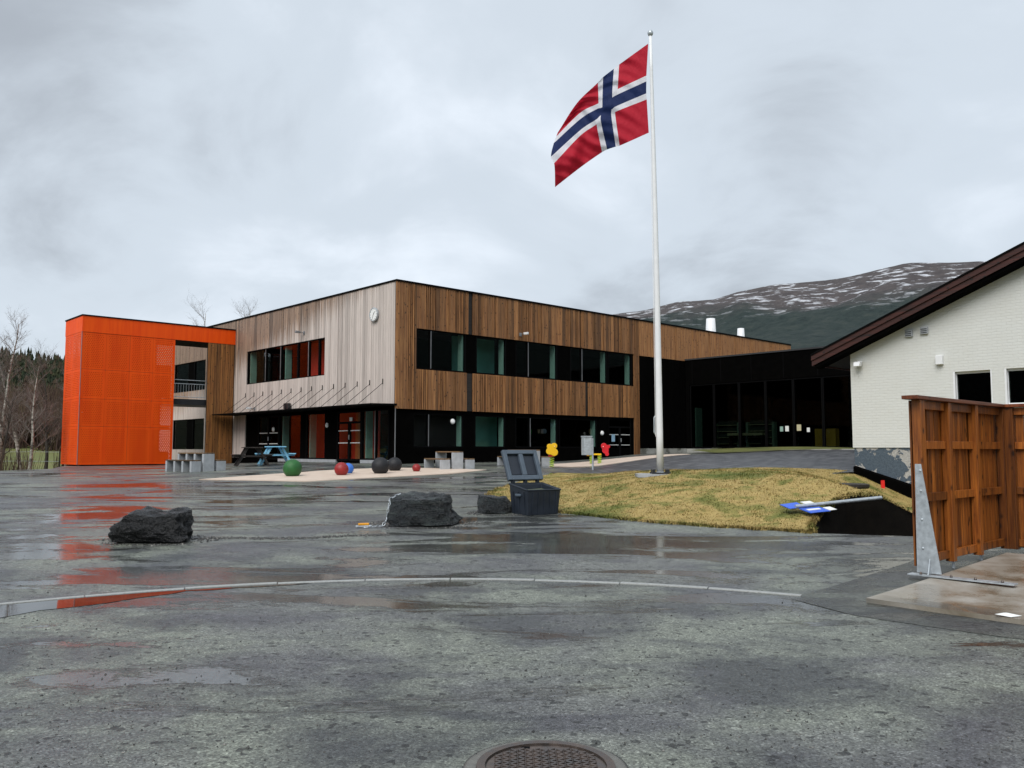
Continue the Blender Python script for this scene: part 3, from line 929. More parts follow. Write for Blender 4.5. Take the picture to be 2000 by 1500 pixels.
# ------------------------------------------------------------------ school building
ZB = 1.0
sch = thing('school_building', 'two storey school building clad in brown and bleached vertical timber', 'building', (*loc2w(0, 0), 0), ROT)
ZR, ZC, ZW0, ZW1 = 8.62, 3.30, 5.02, 6.74
LX, LY = 32.3, 30.0
back = MB()
# right-hand front (y = 0): backing between the openings
for x0, x1, z0, z1 in ((0.1, LX, ZW1, ZR - .05), (0.1, 16.0, ZC, ZW0), (0.1, 1.07, ZW0, ZW1), (15.55, LX, ZC, ZW1), (15.6, 20.2, ZB - .5, ZC), (0.1, 15.6, 3.14, ZC), (0.1, 15.6, ZB - .5, 1.70), (0.1, 1.0, 1.70, 3.14)):
    back.box(x0, x1, 0.10, 0.30, z0, z1)
for y0, y1, z0, z1 in ((0.3, LY, 6.80, ZR - .05), (0.3, 13.7, 3.5, 5.04), (0.3, 5.72, 5.04, 6.80), (13.66, 18.9, ZB - .3, 6.80), (23.5, LY, ZB - .5, 6.8), (18.9, 23.5, 3.4, 5.06), (18.9, 23.5, ZB - .5, 1.62), (0.3, 0.5, ZB - .3, 3.5),
                       (0.5, 13.66, 3.30, 3.5), (0.5, 13.66, ZB - .4, 1.18)):
    back.box(0.10, 0.30, y0, y1, z0, z1)
back.box(LX - .2, LX, .3, LY, ZB - .5, ZR - .05); back.box(.3, LX - .2, LY - .2, LY, ZB - .5, ZR - .05)
back.build('wall', 'black_board', sch)
MB().box(.12, LX - .02, .12, LY - .02, ZR - .3, ZR - .08).build('roof', 'roof_felt', sch)
fl = MB()
for a in ((-0.03, LX + .03, -0.03, 0.13), (-0.03, LX + .03, LY - .1, LY + .03)):
    fl.box(a[0], a[1], a[2], a[3], ZR, ZR + 0.075)
fl.box(-0.03, 0.13, 0.13, LY - .1, ZR, ZR + .075); fl.box(LX - .1, LX + .03, .13, LY - .1, ZR, ZR + .075)
fl.build('roof_edge', 'black_metal', sch)
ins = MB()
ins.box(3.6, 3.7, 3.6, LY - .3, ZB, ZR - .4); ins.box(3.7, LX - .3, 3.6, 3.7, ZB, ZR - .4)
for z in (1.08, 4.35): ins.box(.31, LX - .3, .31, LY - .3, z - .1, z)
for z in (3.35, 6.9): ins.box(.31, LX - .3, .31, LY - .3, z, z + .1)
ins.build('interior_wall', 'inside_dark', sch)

rb = random.Random(11)
def run(a, b_, lo=0.075, hi=0.19, slat=0.28):
    """board widths along a front: wide boards, now and then a cluster of narrow slats with open gaps"""
    x = a; out = []
    while x < b_ - 0.03:
        if rb.random() < slat:
            for k in range(rb.randint(2, 4)):
                w = rb.uniform(0.05, 0.07)
                if x + w > b_: break
                out.append((x, x + w)); x += w + rb.uniform(0.03, 0.05)
        else:
            w = min(rb.uniform(lo, hi), b_ - x)
            out.append((x, x + w)); x += w + 0.012
    return out
def cladding(name, material, plane, a, b_, z0, z1, gaps=(), slat=0.28, lo=0.11, hi=0.23, parent=sch, joined=False, off=0.0):
    root = MB()
    if plane == 'y':
        root.box(a, b_, 0.062 + off, 0.098 + off, z0 + .01, z1 - .01)
    else:
        root.box(0.062 + off, 0.098 + off, a, b_, z0 + .01, z1 - .01)
    r_ = root.build(name, 'dark_timber', parent)
    jm = MB()
    for x0, x1 in run(a, b_, lo, hi, slat):
        if any(g0 < (x0 + x1) / 2 < g1 for g0, g1 in gaps): continue
        d = rb.uniform(0.0, 0.014)
        mb = jm if joined else MB()
        if plane == 'y':
            mb.box(x0, x1, d + off, 0.060 + off, z0, z1)
        else:
            mb.box(d + off, 0.060 + off, x0, x1, z0, z1)
        if not joined: mb.build('board', material, r_)
    if joined:
        o = jm.build('boards', material, r_); o['kind'] = 'stuff'
    return r_
G = ((3.95, 4.12),)
cladding('corner_cladding', 'brown_cladding', 'y', 0.0, 1.05, ZC, ZR, slat=.45)
cladding('upper_cladding', 'brown_cladding', 'y', 1.06, 15.55, ZW1, ZR, gaps=((3.9, 4.12), (11.2, 11.32)))
cladding('lower_cladding', 'brown_cladding', 'y', 1.06, 15.55, ZC, ZW0 - .02, gaps=((3.85, 4.15), (8.55, 8.75), (11.6, 11.78)), slat=.42)
cladding('end_cladding', 'brown_cladding', 'y', 15.56, 16.05, ZB, ZR, slat=.6)
cladding('far_cladding', 'brown_cladding', 'y', 16.06, 32.3, 6.70, ZR, slat=.15, joined=True)
cladding('pale_upper_cladding', 'pale_cladding', 'x', 5.725, 13.66, 6.80, ZR, slat=.05, lo=.13, hi=.2)
cladding('pale_middle_cladding', 'pale_cladding', 'x', 0.065, 5.72, 3.50, ZR, slat=.05, lo=.13, hi=.2)
cladding('pale_lower_cladding', 'pale_cladding', 'x', 5.72, 13.66, 3.50, 5.04, slat=.05, lo=.13, hi=.2)
cladding('pale_end_cladding', 'pale_cladding', 'x', 13.67, 15.6, ZB + .2, ZR, slat=.05, lo=.13, hi=.2)
cladding('pale_far_cladding', 'pale_cladding', 'x', 15.6, 18.9, ZB + .2, ZR, slat=0, joined=True)
cladding('pale_far_cladding', 'pale_cladding', 'x', 18.9, 23.5, 6.8, ZR, slat=0, joined=True)
cladding('pale_far_cladding', 'pale_cladding', 'x', 18.9, 23.5, 3.40, 5.06, slat=0, joined=True)
cladding('pale_far_cladding', 'pale_cladding', 'x', 18.9, 23.5, ZB, 1.62, slat=0, joined=True)
cladding('pale_far_cladding', 'pale_cladding', 'x', 23.5, LY, ZB, ZR, slat=0, joined=True)
# black part of the front next to the glazed wing
cladding('black_cladding', 'black_board', 'y', 16.06, 20.2, 1.68, 6.69, slat=.3, joined=True, off=-.004)
box('plinth', 'stained_concrete', sch, 16.06, 20.2, -.02, .09, .4, 1.67)

def window(parent, plane, a0, a1, z0, z1, depth=0.05, gl='glass', fr=0.05, frame='black_metal'):
    """a framed pane: frame with its glass as sub-part"""
    mb = MB()
    for q in ((a0, a1, z1 - fr, z1), (a0, a1, z0, z0 + fr), (a0, a0 + fr, z0 + fr, z1 - fr), (a1 - fr, a1, z0 + fr, z1 - fr)):
        if plane == 'y': mb.box(q[0], q[1], depth, depth + .12, q[2], q[3])
        else: mb.box(depth, depth + .12, q[0], q[1], q[2], q[3])
    w = mb.build('window', frame, parent)
    if plane == 'y': MB().box(a0 + fr, a1 - fr, depth + .05, depth + .062, z0 + fr, z1 - fr).build('pane', gl, w)
    else: MB().box(depth + .05, depth + .062, a0 + fr, a1 - fr, z0 + fr, z1 - fr).build('pane', gl, w)
    return w
def opaque(parent, plane, a0, a1, z0, z1, depth=0.06, material='black_board'):
    if plane == 'y': return box('panel', material, parent, a0, a1, depth, depth + .1, z0, z1)
    return box('panel', material, parent, depth, depth + .1, a0, a1, z0, z1)
# upper band of windows on the right-hand front
for a0, a1 in ((1.07, 1.84), (1.84, 3.80), (4.40, 6.24), (6.85, 7.66), (7.66, 9.66), (10.6, 11.45), (11.45, 13.42), (13.50, 15.42)):
    window(sch, 'y', a0, a1, ZW0, ZW1)
for a0, a1 in ((3.80, 4.40), (6.24, 6.85), (9.66, 10.6), (13.42, 13.50), (15.42, 15.55)):
    opaque(sch, 'y', a0, a1, ZW0, ZW1)
# ground floor of the same front
for a0, a1 in ((1.0, 1.80), (1.80, 3.72), (4.40, 6.24), (6.9, 7.85), (7.85, 9.70), (9.85, 12.62)):
    window(sch, 'y', a0, a1, 1.70, 3.14, .12)
for a0, a1 in ((3.72, 4.40), (6.24, 6.9), (9.70, 9.85), (12.62, 12.78), (15.35, 15.6)):
    opaque(sch, 'y', a0, a1, 1.70, 3.14, .12)
def grp(name, material, boxes, parent=sch):
    mb = MB()
    for q in boxes: mb.box(*q)
    return mb.build(name, material, parent)
for x in (3.70, 6.16, 9.58, 13.34, 15.35):
    box('reveal', 'reveal_green', sch, x - .03, x + .03, .17, .46, ZW0 + .02, ZW1 - .02)
for x in (3.64, 6.16, 9.62, 12.55):
    box('reveal', 'reveal_green', sch, x - .03, x + .03, .19, .46, 1.72, 3.12)
for x in (1.84, 7.66, 11.45):
    box('mullion', 'grey_steel', sch, x - .015, x + .015, .035, .05, ZW0 + .05, ZW1 - .05)
for x in (1.80, 7.85):
    box('mullion', 'grey_steel', sch, x - .015, x + .015, .105, .12, 1.75, 3.1)
grp('room_wall', 'teal_wall', [(4.2, 6.8, 1.5, 1.56, 4.4, 6.85)])
grp('room_wall', 'teal_wall', [(4.7, 6.8, 1.3, 1.36, 1.1, 3.3)])
# entrance door at the right end of the ground floor
def door(parent, plane, a0, a1, z0, z1, depth, transom, leaf_gl, name='door'):
    mb = MB(); mid_ = (a0 + a1) / 2; zt = z1 - transom
    parts_ = [(a0, a1, z1 - .07, z1), (a0, a0 + .07, z0, z1 - .07), (a1 - .07, a1, z0, z1 - .07), (mid_ - .08, mid_ + .08, z0, zt), (a0 + .07, a1 - .07, z0, z0 + .1)]
    if transom: parts_.append((a0 + .07, a1 - .07, zt, zt + .09))
    for q in parts_:
        if plane == 'y': mb.box(q[0], q[1], depth, depth + .1, q[2], q[3])
        else: mb.box(depth, depth + .1, q[0], q[1], q[2], q[3])
    d = mb.build(name, 'black_metal', parent)
    for l0, l1 in ((a0 + .07, mid_ - .08), (mid_ + .08, a1 - .07)):
        g_ = MB()
        if plane == 'y': g_.box(l0, l1, depth + .04, depth + .05, z0 + .1, zt)
        else: g_.box(depth + .04, depth + .05, l0, l1, z0 + .1, zt)
        g_.build('pane', leaf_gl, d)
        for zz_ in (z0 + .78, z0 + 1.32):
            s__ = MB(); n_ = 7; w_ = (l1 - l0) / n_
            for k in range(n_):
                if plane == 'y': s__.box(l0 + k * w_ + .012, l0 + (k + 1) * w_ - .012, depth + .034, depth + .039, zz_, zz_ + .04)
                else: s__.box(depth + .034, depth + .039, l0 + k * w_ + .012, l0 + (k + 1) * w_ - .012, zz_, zz_ + .04)
            s__.build('sight_strip', 'paper_white', d)
    if plane == 'y': MB().box(mid_ + .05, mid_ + .07, depth - .05, depth, z0 + .95, z0 + 1.15).build('handle', 'galvanised', d)
    else: MB().box(depth - .05, depth, mid_ - .07, mid_ - .05, z0 + .95, z0 + 1.15).build('handle', 'galvanised', d)
    if transom:
        if plane == 'y': MB().box(a0 + .07, a1 - .07, depth + .04, depth + .05, zt + .09, z1 - .07).build('pane', leaf_gl, d)
        else: MB().box(depth + .04, depth + .05, a0 + .07, a1 - .07, zt + .09, z1 - .07).build('pane', leaf_gl, d)
    return d
box('panel', 'black_board', sch, 12.78, 13.5, .06, .16, ZB - .2, 3.29)
dd = door(sch, 'y', 13.5, 15.35, ZB + .05, 3.29, .08, 0.55, 'glass_dark')
box('notice', 'paper_blue', dd, 13.75, 14.02, .085, .09, 2.02, 2.40)

# pale front (x = 0): band window and glazed ground floor under the canopy
for a0, a1 in ((5.72, 6.30), (6.30, 7.25), (7.25, 8.30), (8.30, 10.0), (10.0, 11.6), (11.6, 13.66)):
    window(sch, 'x', a0, a1, 5.04, 6.80)
for y in (7.25, 10.0, 11.6):
    box('mullion', 'grey_steel', sch, .036, .049, y - .02, y + .02, 5.1, 6.75)
box('reveal', 'reveal_green', sch, .17, .5, 13.50, 13.56, 5.06, 6.78)
box('reveal', 'reveal_green', sch, .17, .5, 9.70, 9.76, 5.06, 6.78)
box('room_wall', 'red_wall', sch, 1.0, 1.06, 6.2, 8.9, 4.4, 6.85)
box('room_wall', 'red_wall', sch, 0.7, 0.76, 4.3, 5.9, 4.4, 6.85)
box('room_wall', 'orange_wall', sch, 0.62, 0.66, 5.9, 6.18, 4.4, 6.85)
for a0, a1 in ((7.85, 10.05), (5.62, 7.35), (0.55, 1.55), (1.55, 2.60)):
    window(sch, 'x', a0, a1, 1.18, 3.30)
for a0, a1 in ((7.35, 7.85), (4.60, 5.62), (12.25, 13.66)):
    opaque(sch, 'x', a0, a1, 1.18, 3.30)
door(sch, 'x', 2.62, 4.58, 1.10, 3.30, .04, 0.55, 'glass')
door(sch, 'x', 10.06, 12.24, 1.10, 3.30, .04, 0.0, 'glass_dark')
box('mullion', 'grey_steel', sch, .036, .049, 1.53, 1.57, 1.22, 3.26)
for y in (2.42, 9.85, 7.2):
    box('reveal', 'reveal_green', sch, .17, .5, y - .03, y + .03, 1.12, 3.3)
box('room_wall', 'red_wall', sch, 1.0, 1.06, 6.6, 8.4, 1.1, 3.34)
box('room_wall', 'red_wall', sch, 0.9, 0.96, 4.0, 6.2, 1.1, 3.34)
box('room_wall', 'red_wall', sch, 0.9, 0.96, 2.5, 3.6, 1.1, 3.34)
box('room_wall', 'orange_wall', sch, 0.84, 0.88, 3.6, 4.3, 1.1, 3.34)
box('room_wall', 'orange_wall', sch, 0.80, 0.84, 6.2, 6.7, 1.1, 3.34)
box('notice', 'paper_white', sch, .02, .03, 3.30, 3.52, 2.86, 3.02)
sill = grp('sill', 'concrete', [(0.0, .095, 4.6, 10.0, 1.02, 1.16), (0.0, .095, .5, 2.6, 1.02, 1.16)])
box('corner_post', 'grey_steel', sch, 0.0, .03, .02, .05, ZB, 3.3)
# canopy and its tie rods
can = MB()
can.add([(-1.25, -0.03, 3.42), (0.055, -0.03, 3.42), (0.055, 15.0, 3.42), (-1.25, 15.0, 3.42), (-1.25, -0.03, 3.47), (0.055, -0.03, 3.50), (0.055, 15.0, 3.50), (-1.25, 15.0, 3.47)],
        [(0, 3, 2, 1), (4, 5, 6, 7), (0, 1, 5, 4), (1, 2, 6, 5), (2, 3, 7, 6), (3, 0, 4, 7)])
canopy = can.build('canopy', 'black_metal', sch)
for k in range(14):
    y = 0.93 + k * 0.98
    MB().tube([(-.02, y, 4.40), (-1.2, y, 3.48)], .011, 6).build('tie_rod', 'black_metal', canopy)
    box('tie_bracket', 'black_metal', canopy, -.03, -.001, y - .012, y + .012, 4.36, 4.58)
# round lamps by the doors, cameras on the wall, roof vents
def round_lamp(x, y, z, plane, label):
    o = MB()
    prof = [(0.0, 0.07), (0.07, 0.065), (0.11, 0.045), (0.125, 0.0)][::-1]
    o.lathe(prof, seg=20)
    o.v = [(-p[2], p[0], p[1]) if plane == 'x' else (p[0], -p[2], p[1]) for p in o.v]
    lamp = o.build('wall_lamp', 'white_lamp', None, True)
    wx, wy = loc2w(x, y)
    lamp.location = (wx, wy, z); lamp.rotation_euler = (0, 0, ROT)
    tag(lamp, label, 'wall lamp', 'round wall lamps')
round_lamp(.035, 10.55, 2.62, 'x', 'round white wall lamp above the light blue picnic table')
round_lamp(.055, 5.45, 2.72, 'x', 'round white wall lamp beside the red entrance door')
round_lamp(3.1, .10, 2.83, 'y', 'round white wall lamp behind the concrete picnic tables')
round_lamp(12.95, .05, 2.45, 'y', 'round white wall lamp by the door near the grey cabinet')
def camera_lamp(x, y, z, plane, label, matn='grey_steel', flip=1):
    wx, wy = loc2w(x, y)
    c = thing('security_camera', label, 'camera', (wx, wy, z), ROT)
    if plane == 'x':
        MB().tube([(0, 0, 0), (-.22, 0, .02)], .02, 8).build('arm', 'grey_steel', c)
        MB().box(-.42, -.16, -.05 + .1 * flip, .05 + .1 * flip, -.02, .09).build('housing', matn, c, False, .01)
        box('base_plate', 'grey_steel', c, -.02, 0, -.07, .07, -.08, .08)
    else:
        MB().tube([(0, 0, 0), (0, -.22, .02)], .02, 8).build('arm', 'grey_steel', c)
        MB().box(-.05 + .1 * flip, .05 + .1 * flip, -.42, -.16, -.02, .09).build('housing', matn, c, False, .01)
        box('base_plate', 'grey_steel', c, -.07, .07, -.02, 0, -.08, .08)
camera_lamp(0, 7.63, 7.2, 'x', 'small security camera above the band window of the pale timber wall')
camera_lamp(7.1, 0, 7.02, 'y', 'small security camera on brown timber above the upper windows', 'white_paint')
camera_lamp(0, 12.6, 3.72, 'x', 'pale security camera on the canopy end near the orange tower', 'white_paint')
wx, wy = loc2w(-.12, 8.9)
fl_ = thing('floodlight', 'pair of black floodlights standing on the entrance canopy', 'floodlight', (wx, wy, 3.5), ROT)
for d in (-.14, .14):
    MB().box(-.1, .06, d - .1, d + .1, .08, .36).build('lamp_head', 'black_plastic', fl_, False, .02)
MB().tube([(0, -.15, .04), (0, .15, .04)], .02, 6).build('bracket', 'black_metal', fl_)
wx, wy = loc2w(-.005, 1.57)
ck = thing('wall_clock', 'round white faced clock high on the pale timber wall', 'clock', (wx, wy, 7.38), ROT)
def disc(prof, seg=40):
    o = MB().lathe(prof, seg=seg); o.v = [(-p[2], p[0], p[1]) for p in o.v]; return o
disc([(.29, 0), (.30, .05), (.30, .10), (.275, .105), (.27, .085)]).build('rim', 'galvanised', ck)
disc([(.262, .08), (.262, .092), (0.001, .093)]).build('dial', 'white_lamp', ck)
def hand(ang, ln, w):
    d = Vector((0, -math.sin(ang), math.cos(ang))); s_ = Vector((0, d.z, -d.y)) * w
    q = [d * -.05 - s_, d * -.05 + s_, d * ln + s_ * .6, d * ln - s_ * .6]
    MB().hexa([(-.096, p.y, p.z) for p in q], [(-.102, p.y, p.z) for p in q]).build('hand', 'black_plastic', ck)
hand(R(38), .15, .012); hand(R(200), .22, .009)
for k in range(12):
    a = k * math.pi / 6; d = Vector((0, -math.sin(a), math.cos(a))); s_ = Vector((0, d.z, -d.y)) * .008
    q = [d * .215 - s_, d * .215 + s_, d * .255 + s_, d * .255 - s_]
    MB().hexa([(-.0935, p.y, p.z) for p in q], [(-.097, p.y, p.z) for p in q]).build('tick', 'black_plastic', ck)
def roof_vent(lx, ly, h, r, label, name='roof_vent'):
    wx, wy = loc2w(lx, ly)
    t = thing(name, label, 'roof vent', (wx, wy, ZR - .08), 0, 'white roof vents')
    MB().lathe([(r * 1.05, 0), (r * 1.02, .2), (r * .8, h), (r * .72, h + .01), (r * .70, h - .1), (0.01, h - .12)], seg=28).build('cowl', 'white_paint', t, True)
    MB().lathe([(r * 1.2, 0), (r * 1.2, .1), (r * 1.06, .12)], seg=28).build('collar', 'galvanised', t)
roof_vent(27.37, 3.0, 1.72, .36, 'taller white tapered roof vent on the timber school roof')
roof_vent(31.0, 3.0, 1.42, .28, 'shorter white tapered roof vent near the far end of the roof')
wx, wy = loc2w(31.6, .8)
tag(MB().lathe([(.42, 0), (.42, .14), (.32, .26), (.12, .32), (.01, .33)], (wx, wy, ZR - .08), 24).build('roof_dome', 'white_paint', None, True), 'low white dome at the far end of the timber roof', 'roof light')

# ------------------------------------------------------------------ glazed wing
wg = thing('glazed_wing', 'low black school wing with a dark glass front on a concrete plinth', 'building', (*loc2w(20.2, 0), 0), ROT)
WL = 17.0
grp('wall', 'black_board', [(0.0, .2, -WL, -.02, 5.3, 6.72), (.2, 12, -WL, -WL + .2, .6, 6.72), (11.8, 12, -WL + .2, -.1, .6, 6.72), (0, .2, -.25, -.02, 1.7, 5.3), (4.0, 4.1, -WL + .3, -.1, 1.7, 6.2)], wg)
grp('roof', 'roof_felt', [(-.05, 12.05, -WL - .05, -.02, 6.72, 6.80)], wg)
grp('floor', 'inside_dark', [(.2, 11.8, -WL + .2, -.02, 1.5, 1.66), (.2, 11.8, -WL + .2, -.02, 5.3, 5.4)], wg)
box('plinth', 'stained_concrete', wg, 0.02, .2, -WL, -.02, .3, 1.66)
for k in range(10):
    window_y0 = -.27 - 1.6 * (k + 1)
    window(wg, 'x', window_y0, window_y0 + 1.58, 1.70, 5.28, .03, 'glass_dark', .06)
for k in range(9):
    box('fascia_joint', 'black_metal', wg, -.012, -.002, -1.9 * k - .5, -1.9 * k - .47, 5.35, 6.7)
box('reveal', 'reveal_green', wg, .3, .9, -.5, -.42, 1.7, 4.0)
solar = MB(); solar.hexa([(6, -9.5, 6.81), (10.5, -9.5, 6.81), (10.5, -6.0, 6.81), (6, -6.0, 6.81)], [(6.3, -9.5, 7.35), (10.3, -9.5, 7.35), (10.3, -6, 7.35), (6.3, -6, 7.35)])
solar.build('skylight', 'galvanised', wg)
def bookshelf(ly, w, label):
    wx, wy = loc2w(20.2 + 1.2, ly)
    t = thing('bookshelf', label, 'bookshelf', (wx, wy, 1.66), ROT, 'shelves inside the glazed wing')
    for d in (-w / 2, w / 2):
        box('upright', 'shelf_green', t, -.15, .15, d - .07, d + .07, 0.06, 1.45)
        box('foot', 'pale_wood', t, -.2, .2, d - .2, d + .2, 0, .06)
    for z in (.25, .6, .95, 1.3):
        box('shelf', 'pale_wood', t, -.14, .14, -w / 2 + .075, w / 2 - .075, z, z + .03)
        mb = MB(); y = -w / 2 + .15; q = random.Random(int(z * 100 + w * 10))
        while y < w / 2 - .2:
            bw = q.uniform(.02, .05); mb.box(-.1, .1, y, y + bw, z + .031, z + .03 + q.uniform(.16, .27)); y += bw + .003
        mb.build('books', 'book_spines', t)
bookshelf(-2.0, 1.5, 'book shelf behind dark glass next to the flagpole')
bookshelf(-4.1, 1.6, 'wide book shelf behind dark glass beside its twin')
wx, wy = loc2w(20.2 + .9, -3.4)
t = thing('reading_desk', 'long pale wooden desk behind the dark glass', 'desk', (wx, wy, 1.66), ROT)
box('desk_top', 'pale_wood', t, -.25, .25, -1.1, 1.1, .72, .86)
for d in (-1.0, 1.0): box('leg', 'dark_steel', t, -.2, .2, d - .03, d + .03, 0, .72)
for ly, lab in ((-8.2, 'yellow wooden cabinet behind the glass, by the notices'), (-11.1, 'amber wooden cabinet behind the glass next to the white house')):
    wx, wy = loc2w(20.2 + .55, ly)
    t = thing('cabinet', lab, 'cabinet', (wx, wy, 1.66), ROT)
    box('carcass', 'yellow_board', t, -.2, .2, -.55, .55, .1, 1.0)
    box('base_rail', 'dark_steel', t, -.18, .18, -.5, .5, 0, .1)
    box('door_gap', 'black_metal', t, -.206, -.2, -.01, .01, .12, .98)
q = random.Random(4)
for i, (ly, z, w, h, mt) in enumerate(((-5.9, 2.55, .18, .26, 'reveal_green'), (-6.2, 2.55, .2, .28, 'paper_white'), (-6.85, 2.57, .24, .32, 'pale_wood'), (-7.4, 2.5, .16, .22, 'paper_white'),
                          (-9.95, 3.1, .26, .24, 'paper_blue'), (-10.25, 3.1, .24, .24, 'paper_blue'), (-10.9, 2.7, .3, .28, 'paper_blue'), (-11.2, 2.68, .22, .3, 'paper_white'), (-11.5, 2.68, .22, .28, 'pale_wood'), (-12.3, 2.66, .4, .3, 'paper_green'), (-12.4, 3.12, .3, .26, 'paper_blue'))):
    box('window_notice', mt, wg, .012, .018, ly - w, ly, z, z + h)

# ------------------------------------------------------------------ orange stair tower
tw = thing('stair_tower', 'bright orange perforated metal stair tower with a roof beam', 'stair tower', (*loc2w(0, 15.1), 0), ROT)
ZT0, ZT1, ZTR = 0.88, 7.30, 8.08
def perforated(a, b_, z0, z1, flip, pos, margin=.07, thick=.004):
    """sheet with real round holes on a staggered grid (one thin plate)"""
    p = .100; q = p * .866; rad = .0205
    nx = int((b_ - a - 2 * margin) / p); nz = int((z1 - z0 - 2 * margin) / q)
    mx_ = (b_ - a - nx * p) / 2; mz_ = (z1 - z0 - nz * q) / 2
    mb = MB()
    def P(u, v): return (pos, u, v) if flip else (u, pos, v)
    for j in range(nz):
        offx = 0.25 * p if j % 2 else -0.25 * p
        for i in range(nx):
            x0, x1 = a + mx_ + i * p, a + mx_ + (i + 1) * p
            zz0, zz1 = z0 + mz_ + j * q, z0 + mz_ + (j + 1) * q
            cx, cz = (x0 + x1) / 2 + offx * .0 + (0.2 * p if j % 2 else -0.2 * p), (zz0 + zz1) / 2
            cx = min(max(cx, x0 + rad + .003), x1 - rad - .003)
            hexp = [(cx + rad * math.cos(R(45 + 45 * k)), cz + rad * math.sin(R(45 + 45 * k))) for k in range(8)]
            sq = [(x1, zz1), (cx, zz1), (x0, zz1), (x0, cz), (x0, zz0), (cx, zz0), (x1, zz0), (x1, cz)]
            o = len(mb.v)
            mb.v += [P(*s) for s in sq] + [P(*h) for h in hexp]
            for k in range(8):
                k2 = (k + 1) % 8
                mb.f.append((o + k, o + k2, o + 8 + k2, o + 8 + k))
    def strip(u0, u1, v0, v1):
        o = len(mb.v); mb.v += [P(u0, v0), P(u1, v0), P(u1, v1), P(u0, v1)]; mb.f.append((o, o + 1, o + 2, o + 3))
    strip(a, a + mx_, z0, z1); strip(b_ - mx_, b_, z0, z1); strip(a + mx_, b_ - mx_, z0, z0 + mz_); strip(a + mx_, b_ - mx_, z1 - mz_, z1)
    return mb
rows = [(0.88, 2.72), (2.73, 4.06), (4.07, 5.49), (5.50, 7.29)]
for c in range(4):
    x0 = -7.75 + c * 1.125
    for z0, z1 in rows:
        perforated(x0 + .004, x0 + 1.121, z0, z1, False, 0.0).build('perforated_panel', 'orange_panel', tw)
        if c < 4: perforated(x0 + .004, x0 + 1.121, z0, z1, False, 2.70).build('perforated_panel', 'orange_panel', tw)
for c in range(2):
    for z0, z1 in rows:
        perforated(0.02 + c * 1.33, 1.34 + c * 1.33, z0, z1, True, -7.75).build('perforated_panel', 'orange_panel', tw)
grp('roof_beam', 'orange_panel', [(-7.76, 0.02, -.02, .06, 7.30, ZTR), (-7.76, -7.70, .06, 2.72, 7.30, ZTR), (-7.70, -3.2, 2.66, 2.74, 7.30, ZTR)], tw)
grp('soffit', 'black_metal', [(-7.69, 0.0, .07, 2.65, 7.32, 7.45)], tw)
grp('roof', 'roof_felt', [(-7.70, 0, .06, 2.66, 7.9, 8.0)], tw)
grp('roof_edge', 'black_metal', [(-7.79, .02, -.05, .07, ZTR, ZTR + .06), (-7.79, -7.68, .07, 2.76, ZTR, ZTR + .06), (-7.68, 0, 2.68, 2.76, ZTR, ZTR + .06)], tw)
grp('frame', 'dark_steel', [(-7.70, -7.62, .06, .14, .7, 7.3), (-5.54, -5.46, .06, .14, .7, 7.3), (-3.33, -3.25, .02, .12, .7, 7.3), (-7.70, -7.62, 2.56, 2.64, .7, 7.3), (-3.33, -3.25, 2.56, 2.66, .7, 7.3), (-5.54, -5.46, 2.56, 2.64, .7, 7.3),
                            (-7.6, -3.4, .06, .12, 4.02, 4.12), (-7.6, -3.4, .06, .12, 2.68, 2.78), (-7.6, -3.4, .06, .12, 5.44, 5.54)], tw)
grp('blocking_screen', 'screen_red', [(-7.55, -4.15, .17, .19, .9, 7.28), (-4.15, -3.36, .17, .19, .9, 1.5), (-4.15, -3.36, .17, .19, 4.25, 5.95), (-4.15, -3.85, .17, .19, 1.5, 4.25), (-4.15, -3.36, .17, .19, 6.95, 7.28)], tw)  # added sheets behind the perforation: block the view through, leave chosen see-through spots
grp('corner_trim', 'grey_steel', [(-7.775, -7.752, -.022, -.002, ZT0, 7.3)], tw)
grp('base', 'black_metal', [(-7.5, -3.3, .2, 2.5, .45, .86)], tw)
grp('landing', 'dark_steel', [(-3.6, .0, .25, 2.6, 3.95, 4.25)], tw)
def flight(y0, y1, x0, z0, x1, z1):
    mb = MB(); n_ = 14
    for k in range(n_):
        x = x0 + (x1 - x0) * k / n_; z = z0 + (z1 - z0) * (k + 1) / n_
        mb.box(min(x, x + (x1 - x0) / n_), max(x, x + (x1 - x0) / n_), y0, y1, z - .05, z)
    st = mb.build('stair_flight', 'dark_steel', tw)
    MB().tube([(x0, y0, z0), (x1, y0, z1)], .05, 6).build('stringer', 'grey_steel', st)
    MB().tube([(x0, y0, z0 + .95), (x1, y0, z1 + .95)], .022, 6).build('handrail', 'galvanised', st)
flight(.35, 1.35, -3.6, .8, -7.2, 2.5); flight(1.5, 2.5, -7.2, 2.5, -3.6, 4.2)
rl = thing_rail = MB()
for z in (5.25, 5.05, 4.36): rl.tube([(-3.28, .3, z), (-1.45, .3, z)], .02, 6)
railing = rl.build('railing', 'galvanised', tw)
for k in range(13):
    x = -3.2 + k * .142
    MB().tube([(x, .3, 4.36), (x, .3, 5.05)], .009, 5).build('baluster', 'galvanised', railing)
lk = MB(); lk.box(-1.49, -.002, .03, .13, .8, 7.29)
lkp = lk.build('link_wall', 'dark_timber', tw)
for x0, x1 in run(-1.49, -.01, .1, .19, .1):
    box('board', 'link_cladding', lkp, x0, x1, rb.uniform(-.012, 0), .028, .85, 7.29)
# window of the main wall seen through the opening
for z0, z1 in ((5.06, 6.8), (1.62, 3.40)):
    for a0, a1 in ((18.9, 20.6), (20.6, 21.4), (21.4, 23.5)):
        if a0 == 20.6: opaque(sch, 'x', a0, a1, z0, z1)
        else: window(sch, 'x', a0, a1, z0, z1)

